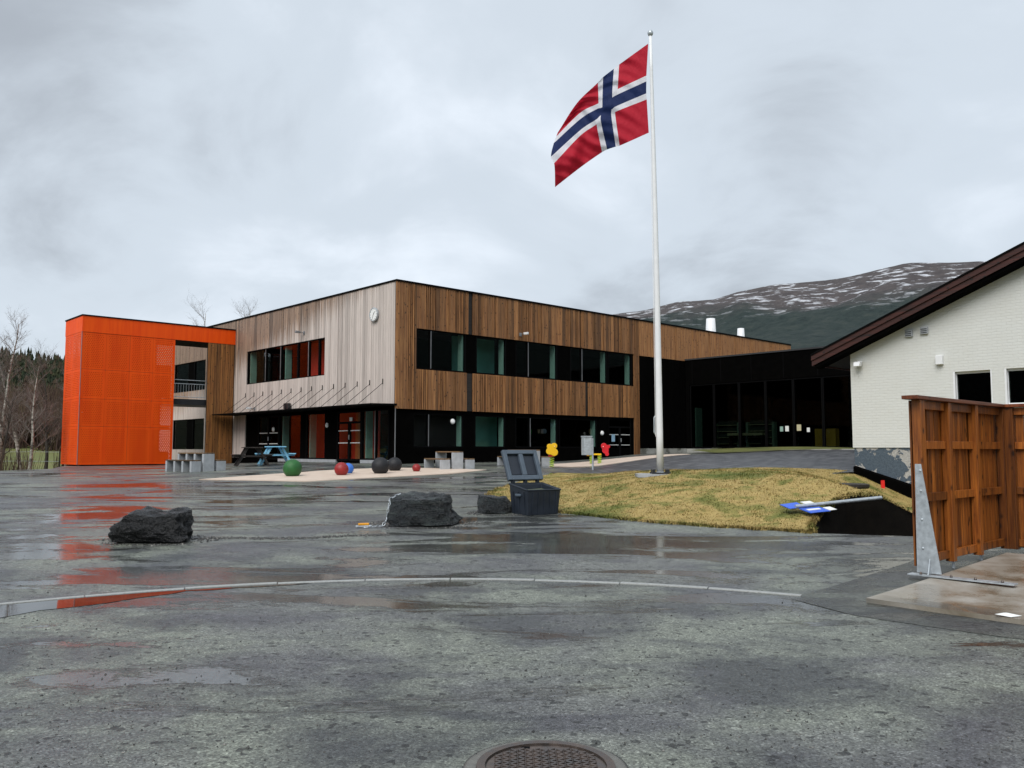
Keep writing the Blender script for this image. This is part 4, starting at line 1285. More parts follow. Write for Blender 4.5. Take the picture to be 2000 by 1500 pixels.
# ------------------------------------------------------------------ white brick house
hx, hy = 4.02, -17.4
hs = thing('brick_house', 'white painted brick house with a dark red gable roof', 'house', (*loc2w(hx, hy), 0), ROT)
SL = 0.41
def roofz(t): return 4.40 + SL * t                      # underside of the rake over the gable, t runs from the eave
RT = 6.2
def gable(t0, t1, z0, z1=None):
    if z1 is None:
        return [(0, -t0, z0), (0, -t1, z0), (0, -t1, roofz(t1)), (0, -t0, roofz(t0))]
    return [(0, -t0, z0), (0, -t1, z0), (0, -t1, z1), (0, -t0, z1)]
gw = MB()
WZ0, WZ1 = 2.75, 3.70
for q in (gable(0, 2.84, 1.66), gable(2.84, 3.80, WZ1), gable(2.84, 3.80, 1.66, WZ0), gable(3.80, 4.10, 1.66), gable(4.10, 5.05, WZ1), gable(4.10, 5.05, 1.66, WZ0), gable(5.05, RT, 1.66)):
    gw.prism(q, (.3, 0, 0))
gw.prism([(0, -RT, 1.66), (0, -2 * RT, 1.66), (0, -2 * RT, roofz(0)), (0, -RT, roofz(RT))], (.3, 0, 0))
gw.box(.3, 14, -.3, 0, 1.66, 4.30); gw.box(.3, 14, -2 * RT, -2 * RT + .3, 1.66, 4.30)
gw.build('wall', 'white_brick', hs)
pl = MB(); pl.box(.03, 14, -2 * RT + .03, -.03, -.6, 1.655); pl.build('plinth', 'peeling_plinth', hs)
pf = MB(); pf.add([(0.02, -.04, 1.14), (.02, -2.6, .34), (-.10, -2.6, .30), (-.10, -.04, 1.10), (0.02, -.04, .7), (.02, -2.6, 0), (-.10, -2.6, 0), (-.10, -.04, .7)], [(0, 1, 2, 3), (3, 2, 6, 7), (0, 3, 7, 4), (1, 5, 6, 2)])
pf.build('drip_strip', 'black_board', hs)
def slab_roof(x0, x1, sgn):
    mb = MB()
    e0 = -.93
    a = [(x0, -e0 if sgn > 0 else -(2 * RT - e0), roofz(e0) + .14), (x0, -RT, roofz(RT) + .14), (x1, -RT, roofz(RT) + .14), (x1, -e0 if sgn > 0 else -(2 * RT - e0), roofz(e0) + .14)]
    mb.hexa(a, [(p[0], p[1], p[2] + .26) for p in a]); return mb
r_ = slab_roof(-.42, 14.3, 1).build('roof', 'roof_felt', hs)
slab_roof(-.42, 14.3, -1).build('roof', 'roof_felt', hs)
def rake(lo, hi, x0, x1, mt, e0=-.97):
    mb = MB(); mb.prism([(x0, -e0, roofz(e0) + lo), (x0, -RT, roofz(RT) + lo), (x0, -RT, roofz(RT) + hi), (x0, -e0, roofz(e0) + hi)], (x1 - x0, 0, 0))
    mb.prism([(x0, -RT, roofz(RT) + lo), (x0, -(2 * RT - e0), roofz(e0) + lo), (x0, -(2 * RT - e0), roofz(e0) + hi), (x0, -RT, roofz(RT) + hi)], (x1 - x0, 0, 0))
    return mb.build('rake_board', mt, r_)
rake(.10, .30, -.46, -.425, 'rake_wood'); rake(.26, .405, -.50, -.462, 'rake_wood'); rake(.406, .455, -.53, -.40, 'black_metal')
rake(.0, .135, -.42, .0, 'black_board', -.9)
ev = MB(); ev.box(-.42, 14.3, .932, .97, roofz(-.95) + .1, roofz(-.95) + .36); ev.build('eave_board', 'rake_wood', r_)
for t0, t1 in ((2.84, 3.80), (4.10, 5.05)):
    w = window(hs, 'x', -t1, -t0, WZ0, WZ1, .10, 'glass_dark', .06, 'white_paint')
    grp('reveal', 'white_paint', [(.0, .1, -t0 - .05, -t0 - .001, WZ0, WZ1), (.0, .1, -t1 + .001, -t1 + .03, WZ0, WZ1)], w)
    box('sill', 'concrete', w, -.05, .1, -t1 - .03, -t0 + .03, WZ0 - .06, WZ0 - .002)
box('room', 'inside_dark', hs, 2.4, 2.5, -6, -.4, 1.7, 4.2)
box('room', 'inside_dark', hs, .32, 2.4, -6, -.4, 4.2, 4.26)
for t_, z_ in ((1.70, 4.76), (2.12, 4.80)):
    v = MB().box(-.07, -.001, -t_ - .13, -t_ + .07, z_, z_ + .2).build('wall_vent', 'concrete', hs, False, .006)
    for k in range(3): box('vent_slat', 'dark_steel', v, -.078, -.0705, -t_ - .11, -t_ + .05, z_ + .03 + .05 * k, z_ + .05 + .05 * k)
MB().box(-.12, -.001, -2.62, -2.44, 3.92, 4.17).build('junction_box', 'white_paint', hs, False, .012)
hl = MB().tube([(0, -.28, 4.17), (-.1, -.30, 4.16)], .03, 8).build('lamp_arm', 'white_paint', hs)
hh = MB(); hh.hexa([(-.28, -.38, 4.02), (-.1, -.38, 4.02), (-.1, -.22, 4.02), (-.28, -.22, 4.02)], [(-.24, -.40, 4.14), (-.08, -.40, 4.18), (-.08, -.20, 4.18), (-.24, -.20, 4.14)])
hh.build('lamp_head', 'white_paint', hs, False, .01)

# ------------------------------------------------------------------ timber fence on galvanised brackets
FX, FY = 4.86, 10.33
fc = thing('timber_fence', 'new red brown timber fence screen standing on galvanised brackets', 'fence', (FX, FY, gz(FX, FY) + .053), ROT)
FB, FT = 0.10, 2.10
def panel(n_, axis, length, x_off, y_off, studs, face):
    """boards on the far side, posts, studs and rails on the near side"""
    x = 0.0; q = random.Random(n_)
    while x < length - .02:
        w = min(q.uniform(.10, .13), length - x)
        d = q.uniform(0, .012)
        if axis == 'x': box('board', 'fence_wood', fc, x_off + x, x_off + x + w - .004, y_off + .005 + d, y_off + .025 + d, FB, FT - .01)
        else: box('board', 'fence_wood', fc, x_off + .005 + d, x_off + .025 + d, y_off - x - w + .004, y_off - x, FB, FT - .01)
        x += w
    for s0, s1 in studs:
        if axis == 'x': box('post', 'fence_wood', fc, x_off + s0, x_off + s1, y_off - .10, y_off + .003, FB - .02, FT - .002, .004)
        else: box('post', 'fence_wood', fc, x_off - .10, x_off + .003, y_off - s1, y_off - s0, FB - .02, FT - .002, .004)
    ss = sorted(studs)
    for z in (FB + .02, .86, 1.50, FT - .11):
        for (a0, a1), (b0, b1) in zip(ss, ss[1:]):
            if axis == 'x': box('rail', 'fence_wood', fc, x_off + a1 + .001, x_off + b0 - .001, y_off - .05, y_off + .001, z, z + .10, .003)
            else: box('rail', 'fence_wood', fc, x_off - .05, x_off + .001, y_off - b0 + .001, y_off - a1 - .001, z, z + .10, .003)
panel(1, 'x', 3.05, 0, 0, [(0.0, .14), (.90, 1.00), (1.86, 1.96), (2.95, 3.05)], -1)
panel(2, 'y', 2.6, 3.06, -.10, [(0.002, .12), (1.0, 1.1), (2.0, 2.1)], -1)
box('cap', 'cap_wood', fc, -.14, 3.12, -.13, .06, FT, FT + .045, .004)
box('cap', 'cap_wood', fc, 2.93, 3.12, -2.7, -.131, FT, FT + .045, .004)
def bracket(x, y, outward):
    bm_ = MB().prism([(x, y + .02, .03), (x, y - .26, .03), (x, y - .07, 1.32), (x, y + .0, 1.32)], (-.010, 0, 0))
    bk = bm_.build('bracket', 'galvanised', fc)
    box('base_plate', 'galvanised', bk, x - .10, x + .04, y - 1.05, y + .1, .0, .014)
    MB().prism([(x - .011, y - .14, .015), (x - .011, y - .14, .20), (x - .085, y - .14, .015)], (0, .012, 0)).build('gusset', 'galvanised', bk)
    for z in (.32, .66, 1.0, 1.24):
        o = MB().lathe([(.014, 0), (.014, .008), (.007, .014)], seg=8); o.v = [(x - .010 - p[2], y - .06 + p[0], z + p[1]) for p in o.v]
        o.build('bolt', 'galvanised', bk)
    for yy in (-.04, -.38, -.64, -.92):
        MB().lathe([(.016, 0), (.016, .012), (.008, .03)], (x - .05, y + yy, .0145), 8).build('bolt', 'rust_iron', bk)
bracket(-.003, -.02, -1)
for x in (1.0, 2.0):
    MB().tube([(x, -.05, -.01), (x, -.05, FB)], .02, 8).build('foot', 'galvanised', fc)
for y in (-.6, -1.6):
    MB().tube([(3.0, y, -.01), (3.0, y, FB)], .02, 8).build('foot', 'galvanised', fc)
pp = MB(); q = random.Random(2)
pts = [(4.48, 8.03), (4.60, 8.10), (4.74, 8.04), (4.60, 7.98)]
pp.add([(x, y, gz(x, y) + .054 + q.uniform(0, .02)) for x, y in pts] + [(4.6, 8.04, gz(4.6, 8.04) + .085)], [(0, 1, 4), (1, 2, 4), (2, 3, 4), (3, 0, 4)])
tag(pp.build('paper_scrap', 'paper_white'), 'crumpled white paper scrap lying on the wet concrete slab', 'litter')

# ------------------------------------------------------------------ flagpole and flag
PX, PY = 3.54, 20.4
PZ = mz(PX, PY)
fp = thing('flagpole', 'tall white flagpole standing on the grass mound', 'flagpole', (PX, PY, PZ))
top = Vector((-.10, 0, 10.86))
pts_ = [(0, 0, .05)] + [tuple(Vector((0, 0, .05)).lerp(top, (k / 12)) + Vector((0.02 * math.sin(math.pi * k / 12), 0, 0))) for k in range(1, 13)]
MB().tube(pts_, [.083 - .048 * (k / 12) ** 1.3 for k in range(13)], 20).build('pole', 'white_paint', fp, True)
MB().lathe([(.02, -.04), (.055, 0), (.075, .055), (.055, .11), (.01, .13)], tuple(top + Vector((0, 0, .0))), 16).build('finial', 'galvanised', fp, True)
g_ = grp('base_frame', 'dark_steel', [(-.22, .22, -.2, -.14, .0, .05), (-.22, .22, .14, .2, .0, .05), (-.2, -.14, -.14, .14, .0, .12), (.14, .2, -.14, .14, 0, .12)], fp)
MB().lathe([(.10, .0), (.10, .05), (.088, .06)], seg=20).build('collar', 'galvanised', fp)
MB().tube([(-.10, -.02, .9), (-.11, -.02, 4), (-.13, -.02, 8.2)], .006, 5).build('halyard', 'white_lamp', fp)
MB().tube([(-.1, 0, .95), (-.13, 0, 1.0), (-.13, 0, 1.35), (-.1, 0, 1.4)], .015, 6).build('cleat', 'galvanised', fp)
def padz(x, y): return PZ + .012
sheet('pole_footing', [(PX - .55, PY - .25), (PX + .4, PY - .25), (PX + .4, PY + .4), (PX - .55, PY + .4)], .3, padz, 'concrete', skirt=.08)

A_ = [0, 6/22, 7/22, 9/22, 10/22, .70, 1.0]
B_ = [0, 6/16, 7/16, 9/16, 10/16, 1.0]
CP = [[(943, 175), (925, 442), (924, 490), (922, 590), (925, 640), (938, 915)],
      [(706, 350), (692, 555), (690, 600), (672, 700), (668, 745), (703, 1022)],
      [(663, 385), (648, 580), (648, 625), (640, 725), (638, 770), (672, 1030)],
      [(575, 455), (568, 655), (567, 705), (555, 770), (553, 815), (603, 1053)],
      [(533, 500), (537, 672), (532, 715), (525, 800), (520, 845), (562, 1075)],
      [(365, 668), (392, 748), (395, 798), (393, 890), (390, 938), (400, 1190)],
      [(207, 915), (196, 945), (176, 1000), (153, 1112), (178, 1165), (185, 1360)]]
def cat(ts, vs, t):
    for i in range(len(ts) - 1):
        if t <= ts[i + 1] + 1e-9:
            break
    h = ts[i + 1] - ts[i]; u = (t - ts[i]) / h
    def tang(k):
        if k == 0: return (vs[1] - vs[0]) / (ts[1] - ts[0])
        if k == len(ts) - 1: return (vs[-1] - vs[-2]) / (ts[-1] - ts[-2])
        return (vs[k + 1] - vs[k - 1]) / (ts[k + 1] - ts[k - 1])
    m0, m1 = tang(i) * h, tang(i + 1) * h
    return (2 * u**3 - 3 * u**2 + 1) * vs[i] + (u**3 - 2 * u**2 + u) * m0 + (-2 * u**3 + 3 * u**2) * vs[i + 1] + (u**3 - u**2) * m1
NU, NV = 132, 96
fv = []; fuv = []
for i in range(NU + 1):
    a = i / NU
    for j in range(NV + 1):
        bb = j / NV
        xs = [cat(B_, [Vector((*p, 0)) for p in row], bb) for row in CP]
        p = cat(A_, xs, a)
        k = 0.0128 / 4.168
        dep = 1.15 * a + 0.09 * math.sin(a * 9 + bb * 3.0) * min(1, a * 3) + 0.05 * math.sin(a * 21 - bb * 7) * a + 0.30 * a * a * math.sin(bb * 6.0 + .5) + 0.030 * math.sin(a * 26 + bb * 19) * min(1, a * 4) + 0.022 * math.sin(a * 47 + bb * 38 + 2 * math.sin(a * 8)) * min(1, a * 5)
        sc_ = 1 + dep / 20.4
        fv.append(((p.x - 943) * k * sc_ + dep * .165, dep, -(p.y - 175) * k * sc_ + dep * .49))
        fuv.append((a, bb))
me = bpy.data.meshes.new('flag')
ff = [(i * (NV + 1) + j, i * (NV + 1) + j + 1, (i + 1) * (NV + 1) + j + 1, (i + 1) * (NV + 1) + j) for i in range(NU) for j in range(NV)]
me.from_pydata(fv, [], ff)
ul = me.uv_layers.new(name='UVMap')
for lp_ in me.loops: ul.data[lp_.index].uv = fuv[lp_.vertex_index]
flag = link('flag', me, 'flag_cloth', None, True)
flag.location = (PX - .155, PY, 11.66)
tag(flag, 'red flag with a white edged blue cross blowing from the pole', 'flag')

# ------------------------------------------------------------------ boulders
def boulder(name, mt, loc, size, seed, rz, label, cuts=16, sub=5, rough=.06):
    bm = bmesh.new(); bmesh.ops.create_icosphere(bm, subdivisions=sub, radius=1.0)
    q = random.Random(seed); pl = []
    for k in range(cuts):
        n_ = Vector((q.gauss(0, 1), q.gauss(0, 1), q.gauss(0, .8))).normalized(); pl.append((n_, q.uniform(.58, .85)))
    pl.append((Vector((0.08, -.05, 1)).normalized(), .62))
    for v in bm.verts:
        p = v.co.copy(); m_ = max(abs(p.x), abs(p.y), abs(p.z)); p = p.lerp(p / m_ * .86, .45)
        for n_, d in pl:
            e_ = p.dot(n_) - d
            if e_ > 0: p -= n_ * e_ * .93
        f_ = noise.fractal(p * 2.1 + Vector((seed, 0, 0)), 1.0, 2.1, 5)
        rd_ = abs(noise.noise(p * 4.3 + Vector((seed * 2, 1, 0))))
        p += p.normalized() * (f_ * rough - rd_ * rough * .9) + p.normalized() * noise.noise(Vector((p.x * 2, p.y * 2, p.z * 11)) + Vector((seed, 3, 0))) * rough * .45
        v.co = p
    z0_ = min(v.co.z for v in bm.verts); z1_ = max(v.co.z for v in bm.verts); zc = z0_ + .42 * (z1_ - z0_)
    for v in bm.verts:
        if v.co.z < zc:
            v.co.z = zc + (v.co.z - zc) * .12
    zmin = min(v.co.z for v in bm.verts); mxs = [max(abs(v.co[i]) for v in bm.verts) for i in range(3)]; zmax = max(v.co.z for v in bm.verts)
    for v in bm.verts:
        v.co = Vector((v.co.x / mxs[0] * size[0] / 2, v.co.y / mxs[1] * size[1] / 2, (v.co.z - zmin) / (zmax - zmin) * size[2] * 1.06 - .06 * size[2]))
    me = bpy.data.meshes.new(name); bm.to_mesh(me); bm.free()
    o = link(name, me, mt, None, False)
    o.location = loc; o.rotation_euler = (0, 0, rz)
    tag(o, label, 'boulder')
    return o
boulder('boulder', 'rock', (-5.64, 13.45, gz(-5.6, 13.45)), (1.26, .9, .54), 21, .1, 'jagged black boulder lying alone on the wet yard', rough=.12)
big_rock = boulder('boulder', 'rock_layered', (-1.60, 15.55, gz(-1.6, 15.5)), (1.44, 1.0, .58), 5, .12, 'large grey green layered boulder with a chain on its side', cuts=10, rough=.11)
boulder('boulder', 'rock_layered', (-.28, 17.35, gz(-.28, 17.3)), (.85, .62, .36), 33, .1, 'small flat boulder tucked against the grit bin', rough=.07)
def chain(pts, label):
    t = thing('chain', label, 'chain', pts[0]); o = Vector(pts[0])
    P_ = [Vector(p) - o for p in pts]; k = 0
    for a, c in zip(P_, P_[1:]):
        n_ = max(1, int((c - a).length / .055))
        for i in range(n_):
            p = a.lerp(c, (i + .5) / n_); d = (c - a).normalized()
            s1 = d.cross(Vector((.2, 1, .3))).normalized(); s2 = d.cross(s1)
            s_ = s1 if k % 2 else s2
            ringv = [p + d * .038 * math.cos(w) + s_ * .020 * math.sin(w) for w in [2 * math.pi * u / 10 for u in range(11)]]
            MB().tube(ringv, .0065, 5, False).build('chain_link', 'galvanised', t); k += 1
gzc = gz(-2.4, 15.2)
mr_ = Matrix.Translation(big_rock.location) @ Matrix.Rotation(.12, 4, 'Z')
rv_ = [mr_ @ v.co for v in big_rock.data.vertices]
def rock_side(h, dy):
    c_ = [v for v in rv_ if abs(v.z - gzc - h) < .04 and v.y < 15.5 + dy]
    return min(c_, key=lambda v: v.x + .55 * v.y)
cp = [rock_side(h, 0) + Vector((-.012, -.012, 0)) for h in (.50, .42, .30, .18, .08)]
tz_ = max((v for v in rv_ if abs(v.x - cp[0].x - .16) < .06 and abs(v.y - cp[0].y - .12) < .08), key=lambda v: v.z, default=cp[0])
cp = [tz_ + Vector((0, 0, .02))] + cp + [Vector((cp[-1].x - .06, cp[-1].y - .06, gzc + .015)), Vector((-2.50, 15.0, gz(-2.5, 15) + .012)), Vector((-2.60, 14.97, gz(-2.6, 15) + .012))]
chain([tuple(p) for p in cp], 'steel chain hanging down the large boulder to the ground')
t = thing('reflector', 'small yellow and white reflector marker lying at the chain end', 'marker', (-2.60, 15.06, gz(-2.6, 15.05)), .3)
box('body', 'galvanised', t, -.14, .14, -.05, .05, .0, .035, .008)
box('lens', 'orange_lens', t, -.10, .09, -.04, .04, .036, .075, .01)

# ------------------------------------------------------------------ grit bin
bn = thing('grit_bin', 'dark blue grey plastic grit bin with its lid open', 'grit bin', (.30, 16.68, gz(.3, 16.7)), math.atan2(.54, .84))
BW, BD = .80, .66
def rect(x0, x1, y0, y1, z): return [(x0, y0, z), (x1, y0, z), (x1, y1, z), (x0, y1, z)]
bb_ = MB()
lo = rect(.04, BW - .04, .04, BD - .04, 0); hi = [(0, 0, .50), (BW, 0, .50), (BW, BD, .61), (0, BD, .61)]
li = rect(.075, BW - .075, .075, BD - .075, .1); hi2 = [(.035, .035, .505), (BW - .035, .035, .505), (BW - .035, BD - .035, .60), (.035, BD - .035, .60)]
bb_.add(lo + hi + hi2 + li, [(0, 3, 2, 1), (0, 1, 5, 4), (1, 2, 6, 5), (2, 3, 7, 6), (3, 0, 4, 7), (4, 5, 9, 8), (5, 6, 10, 9), (6, 7, 11, 10), (7, 4, 8, 11), (8, 9, 13, 12), (9, 10, 14, 13), (10, 11, 15, 14), (11, 8, 12, 15), (12, 13, 14, 15)])
bd = bb_.build('body', 'bin_plastic', bn, False, .012)
rim = MB()
for a, c in (((0, 0), (1, 0)), ((1, 0), (1, 1)), ((1, 1), (0, 1)), ((0, 1), (0, 0))):
    rim.tube([(a[0] * BW, a[1] * BD, .50 + .11 * a[1]), (c[0] * BW, c[1] * BD, .50 + .11 * c[1])], .016, 6)
rim.build('rim', 'bin_plastic', bd)
for k in range(5):
    x = .12 + k * .14
    MB().hexa([(x, .028, .03), (x + .035, .028, .03), (x + .035, .06, .03), (x, .06, .03)], [(x, -.010, .46), (x + .035, -.010, .46), (x + .035, .03, .46), (x, .03, .46)]).build('rib', 'bin_plastic', bd)
for k in range(3):
    y = .12 + k * .19
    MB().hexa([(.028, y, .03), (.06, y, .03), (.06, y + .035, .03), (.028, y + .035, .03)], [(-.010, y, .46), (.03, y, .46), (.03, y + .035, .46), (-.010, y + .035, .46)]).build('rib', 'bin_plastic', bd)
MB().box(-.035, .012, .22, .40, .37, .42).build('handle', 'bin_inside', bn, False, .012)
MB().hexa(rect(.05, BW - .05, .05, BD - .05, .40), [(.05, .05, .44), (BW - .05, .05, .45), (BW - .05, BD - .05, .50), (.05, BD - .05, .47)]).build('grit', 'wet_sand', bn)
tilt = R(24)
def lidp(x, u, w):                        # u up the lid, w toward its inside (front)
    return (x, BD + .02 + u * math.sin(tilt) - w * math.cos(tilt), .66 + u * math.cos(tilt) + w * math.sin(tilt))
LH = .66
def lbox(x0, x1, u0, u1, w0, w1, name, mt, par, bev=.0):
    return MB().hexa([lidp(x0, u0, w0), lidp(x1, u0, w0), lidp(x1, u0, w1), lidp(x0, u0, w1)], [lidp(x0, u1, w0), lidp(x1, u1, w0), lidp(x1, u1, w1), lidp(x0, u1, w1)]).build(name, mt, par, False, bev)
ld = lbox(-.02, BW + .02, 0, LH, -.02, .0, 'lid', 'bin_plastic', bn, .008)
for q_ in ((-.02, .07, 0, LH), (BW - .07, BW + .02, 0, LH), (.07, BW - .07, LH - .09, LH), (.07, BW - .07, 0, .10), (BW / 2 - .05, BW / 2 + .05, .10, LH - .09)):
    lbox(q_[0], q_[1], q_[2], q_[3], .001, .07, 'lid_rib', 'bin_inside', ld, .012)
for x0 in (.11, BW / 2 + .08):
    lbox(x0, x0 + .25, .13, LH - .12, .001, .012, 'lid_recess', 'bin_plastic', ld, .004)
for x in (.1, BW / 2, BW - .1):
    MB().box(x - .03, x + .03, BD - .02, BD + .06, .56, .68).build('hinge', 'bin_plastic', bn, False, .006)

# ------------------------------------------------------------------ play balls
def ball(x, y, d, mt, label):
    z = gz(x, y) + .02
    prof = [(d / 2 * math.cos(t), d / 2 * math.sin(t)) for t in [R(-52 + 142 * k / 20) for k in range(21)]]
    z0 = prof[0][1]
    o = MB().lathe([(max(r, .002), zz_ - z0) for r, zz_ in prof], seg=36).build('play_ball', mt, None, True)
    o.location = (x, y, z)
    tag(o, label, 'ball', 'painted balls on the play surface')
ball(-7.07, 27.5, .60, 'ball_green', 'large green ball seat on the tan play surface')
ball(-5.58, 27.95, .46, 'ball_red', 'dark red ball seat in front of the small blue one')
ball(-5.52, 28.75, .38, 'ball_blue', 'small blue ball half hidden behind a red ball')
ball(-4.43, 28.75, .60, 'ball_black', 'large black ball seat beside another black one')
ball(-4.15, 30.2, .52, 'ball_black', 'smaller black ball behind the large black ball')
ball(-3.33, 29.75, .29, 'ball_red', 'smallest bright red ball next to the concrete picnic tables')

# ------------------------------------------------------------------ concrete picnic sets
def picnic_set(x, y, rz, ln, fins, label):
    """bench, table, bench in parallel; concrete supports, timber tops; length along local x"""
    t = thing('concrete_picnic_set', label, 'picnic table', (x, y, gz(x, y)), rz, 'concrete picnic sets')
    for y0, y1, h, nm in ((0, .36, .34, 'bench_top'), (.46, .88, .60, 'table_top'), (.98, 1.34, .34, 'bench_top')):
        for k in range(fins):
            xx = (ln - .12) * k / (fins - 1)
            box('support', 'concrete', t, xx, xx + .12, y0, y1, -.05, h, .008)
        tp = MB()
        n_ = 3
        for k in range(n_):
            w_ = (y1 - y0) / n_
            box(nm + '_plank', 'bench_wood', t, .0, ln, y0 + k * w_ + .006, y0 + (k + 1) * w_ - .006, h + .002, h + .045, .004)
picnic_set(-10.42, 31.1, math.atan2(.66, -.75), 1.9, 4, 'grey concrete and timber picnic set in front of the orange tower')
picnic_set(-1.37, 31.4, math.atan2(.89, -.45), 1.7, 2, 'concrete picnic set beside the smallest red ball')
picnic_set(1.50, 33.2, math.atan2(.89, -.45), 2.0, 2, 'concrete picnic set behind the open grit bin')
def aframe(x, y, rz, mt, label):
    t = thing('picnic_table', label, 'picnic table', (x, y, gz(x, y)), rz)
    for k in range(4):
        box('top_plank', mt, t, -.8, .8, -.36 + .18 * k + .005, -.36 + .18 * (k + 1) - .005, .72, .76, .004)
    for s in (-1, 1):
        for k in range(2):
            y0 = s * (.62 + .0) - .14 + .14 * k
            box('seat_plank', mt, t, -.8, .8, y0 + .004, y0 + .136, .43, .47, .004)
    for xx in (-.55, .55):
        for s in (-1, 1):
            MB().hexa([(xx - .025, s * .62 - .05, 0), (xx + .025, s * .62 - .05, 0), (xx + .025, s * .62 + .05, 0), (xx - .025, s * .62 + .05, 0)],
                      [(xx - .025, s * .22 - .05, .72), (xx + .025, s * .22 - .05, .72), (xx + .025, s * .22 + .05, .72), (xx - .025, s * .22 + .05, .72)]).build('leg', mt, t)
        box('cross_beam', mt, t, xx + .026, xx + .066, -.74, .74, .36, .43)
aframe(-10.55, 34.6, R(112), 'dark_timber', 'dark weathered timber picnic table under the entrance canopy')
aframe(-10.0, 36.0, R(112), 'blue_paint', 'light blue painted picnic table behind the dark one')

# ------------------------------------------------------------------ spring riders, cabinet on post
def plate(outline, th, mt, parent, name, loc=(0, 0, 0)):
    mb = MB().prism([(loc[0] + u, loc[1], loc[2] + w) for u, w in outline], (0, th, 0))
    return mb.build(name, mt, parent, False, .006)
def lobes(cs, n=48):
    """outer outline of overlapping discs"""
    cx = sum(c[0] for c in cs) / len(cs); cz = sum(c[1] for c in cs) / len(cs); out = []
    for k in range(n):
        a = 2 * math.pi * k / n; d = (math.cos(a), math.sin(a)); best = .02
        for x, z, r in cs:
            ox, oz = x - cx, z - cz; b_ = ox * d[0] + oz * d[1]; c_ = ox * ox + oz * oz - r * r; D = b_ * b_ - c_
            if D > 0: best = max(best, b_ + math.sqrt(D))
        out.append((cx + d[0] * best, cz + d[1] * best))
    return out
def spring(x, y, z0, z1, r, mt, parent):
    n = 60; turns = 5
    MB().tube([(x + r * math.cos(2 * math.pi * turns * k / n), y + r * math.sin(2 * math.pi * turns * k / n), z0 + (z1 - z0) * k / n) for k in range(n + 1)], .018, 6).build('spring', mt, parent, True)
sx, sy = 1.50, 32.2
r1 = thing('spring_rider', 'yellow animal shaped spring rider beside the concrete tables', 'spring rider', (sx, sy, gz(sx, sy)), 0, 'spring riders')
for yy in (-.16, .12):
    plate(lobes([(-.08, .80, .10), (.09, .82, .11), (-.08, .62, .13), (.09, .58, .14)]), .04, 'yellow_paint', r1, 'side_panel', (0, yy, 0))
spring(0, 0, .02, .42, .08, 'lime_paint', r1)
box('seat', 'red_paint', r1, -.12, .12, -.115, .115, .42, .47)
MB().tube([(.10, -.2, .80), (.10, .2, .80)], .016, 6).build('grip', 'white_lamp', r1)
sx, sy = 3.35, 34.2
r2 = thing('spring_rider', 'red animal spring rider with lime springs near the grey cabinet', 'spring rider', (sx, sy, gz(sx, sy)), 0, 'spring riders')
spring(-.16, 0, .02, .36, .07, 'lime_paint', r2); spring(.16, 0, .02, .36, .07, 'lime_paint', r2)
box('seat_beam', 'yellow_paint', r2, -.38, .22, -.1, .1, .36, .42)
plate(lobes([(.34, .72, .12), (.40, .55, .13), (.46, .40, .08), (.52, .70, .07)]), .05, 'red_paint', r2, 'side_panel', (0, -.02, 0))
plate(lobes([(-.34, .48, .09), (-.30, .40, .08)]), .05, 'yellow_paint', r2, 'tail_panel', (0, -.02, 0))
MB().tube([(.30, -.16, .70), (.30, .2, .70)], .016, 6).build('grip', 'white_lamp', r2)
sx, sy = 2.82, 30.3
cb_ = thing('metal_cabinet', 'grey metal cabinet fixed on a post at the lawn edge', 'cabinet', (sx, sy, gz(sx, sy)), 0)
MB().box(-.34, .02, -.02, .22, .54, 1.18).build('box', 'galvanised', cb_, False, .01)
MB().box(-.36, .04, -.045, .24, 1.181, 1.215).build('lid', 'galvanised', cb_, False, .006)
MB().tube([(.05, .02, 0), (.05, .02, 1.14)], .035, 10).build('post', 'galvanised', cb_)
box('door_seam', 'dark_steel', cb_, -.30, -.29, -.026, -.021, .58, 1.14)

# ------------------------------------------------------------------ fallen sign, lid, marker
sx, sy = 5.45, 15.75
fs = thing('fallen_sign', 'fallen signpost with blue and white plates lying on the grass', 'sign', (sx, sy, mz(sx - .2, sy) + .02), R(22))
MB().tube([(-.30, 0, .10), (1.75, 0, .22)], .035, 10).build('post', 'galvanised', fs)
MB().hexa([(-.44, -.02, .06), (-.06, -.02, .08), (-.06, .26, .15), (-.44, .26, .12)], [(-.44, -.03, .07), (-.06, -.03, .09), (-.06, .25, .16), (-.44, .25, .13)]).build('plate', 'sign_blue', fs)
sp2 = MB().hexa([(-.26, -.36, .0), (.20, -.34, .02), (.20, -.04, .08), (-.26, -.04, .06)], [(-.26, -.37, .012), (.20, -.35, .032), (.20, -.05, .092), (-.26, -.05, .072)]).build('plate', 'sign_blue', fs)
MB().hexa([(-.20, -.24, .040), (.10, -.22, .056), (.10, -.15, .072), (-.20, -.16, .058)], [(-.20, -.24, .046), (.10, -.22, .062), (.10, -.15, .078), (-.20, -.16, .064)]).build('plate_stripe', 'paper_white', sp2)
MB().hexa([(.23, -.30, .03), (.40, -.28, .04), (.40, -.10, .08), (.23, -.10, .07)], [(.23, -.31, .042), (.40, -.29, .052), (.40, -.11, .092), (.23, -.11, .082)]).build('plate', 'paper_white', fs)
MB().hexa([(.0, .06, .12), (.22, .06, .13), (.22, .22, .17), (.0, .22, .16)], [(.0, .05, .132), (.22, .05, .142), (.22, .21, .182), (.0, .21, .172)]).build('plate', 'paper_white', fs)
wx, wy = 8.55, 21.6
o = MB().lathe([(.001, .0), (.42, .0), (.45, .04), (.45, .10), (.40, .12), (.001, .125)], seg=28).build('well_lid', 'dark_timber')
o.location = (wx, wy, mz(wx, wy) + .02); tag(o, 'round dark well lid on the grass near the white house', 'lid')
sx, sy = 10.45, 24.1
o = MB().hexa(rect(-.05, .05, -.02, .02, -.05), rect(-.045, .045, -.018, .018, .22)).build('marker_peg', 'marker_red')
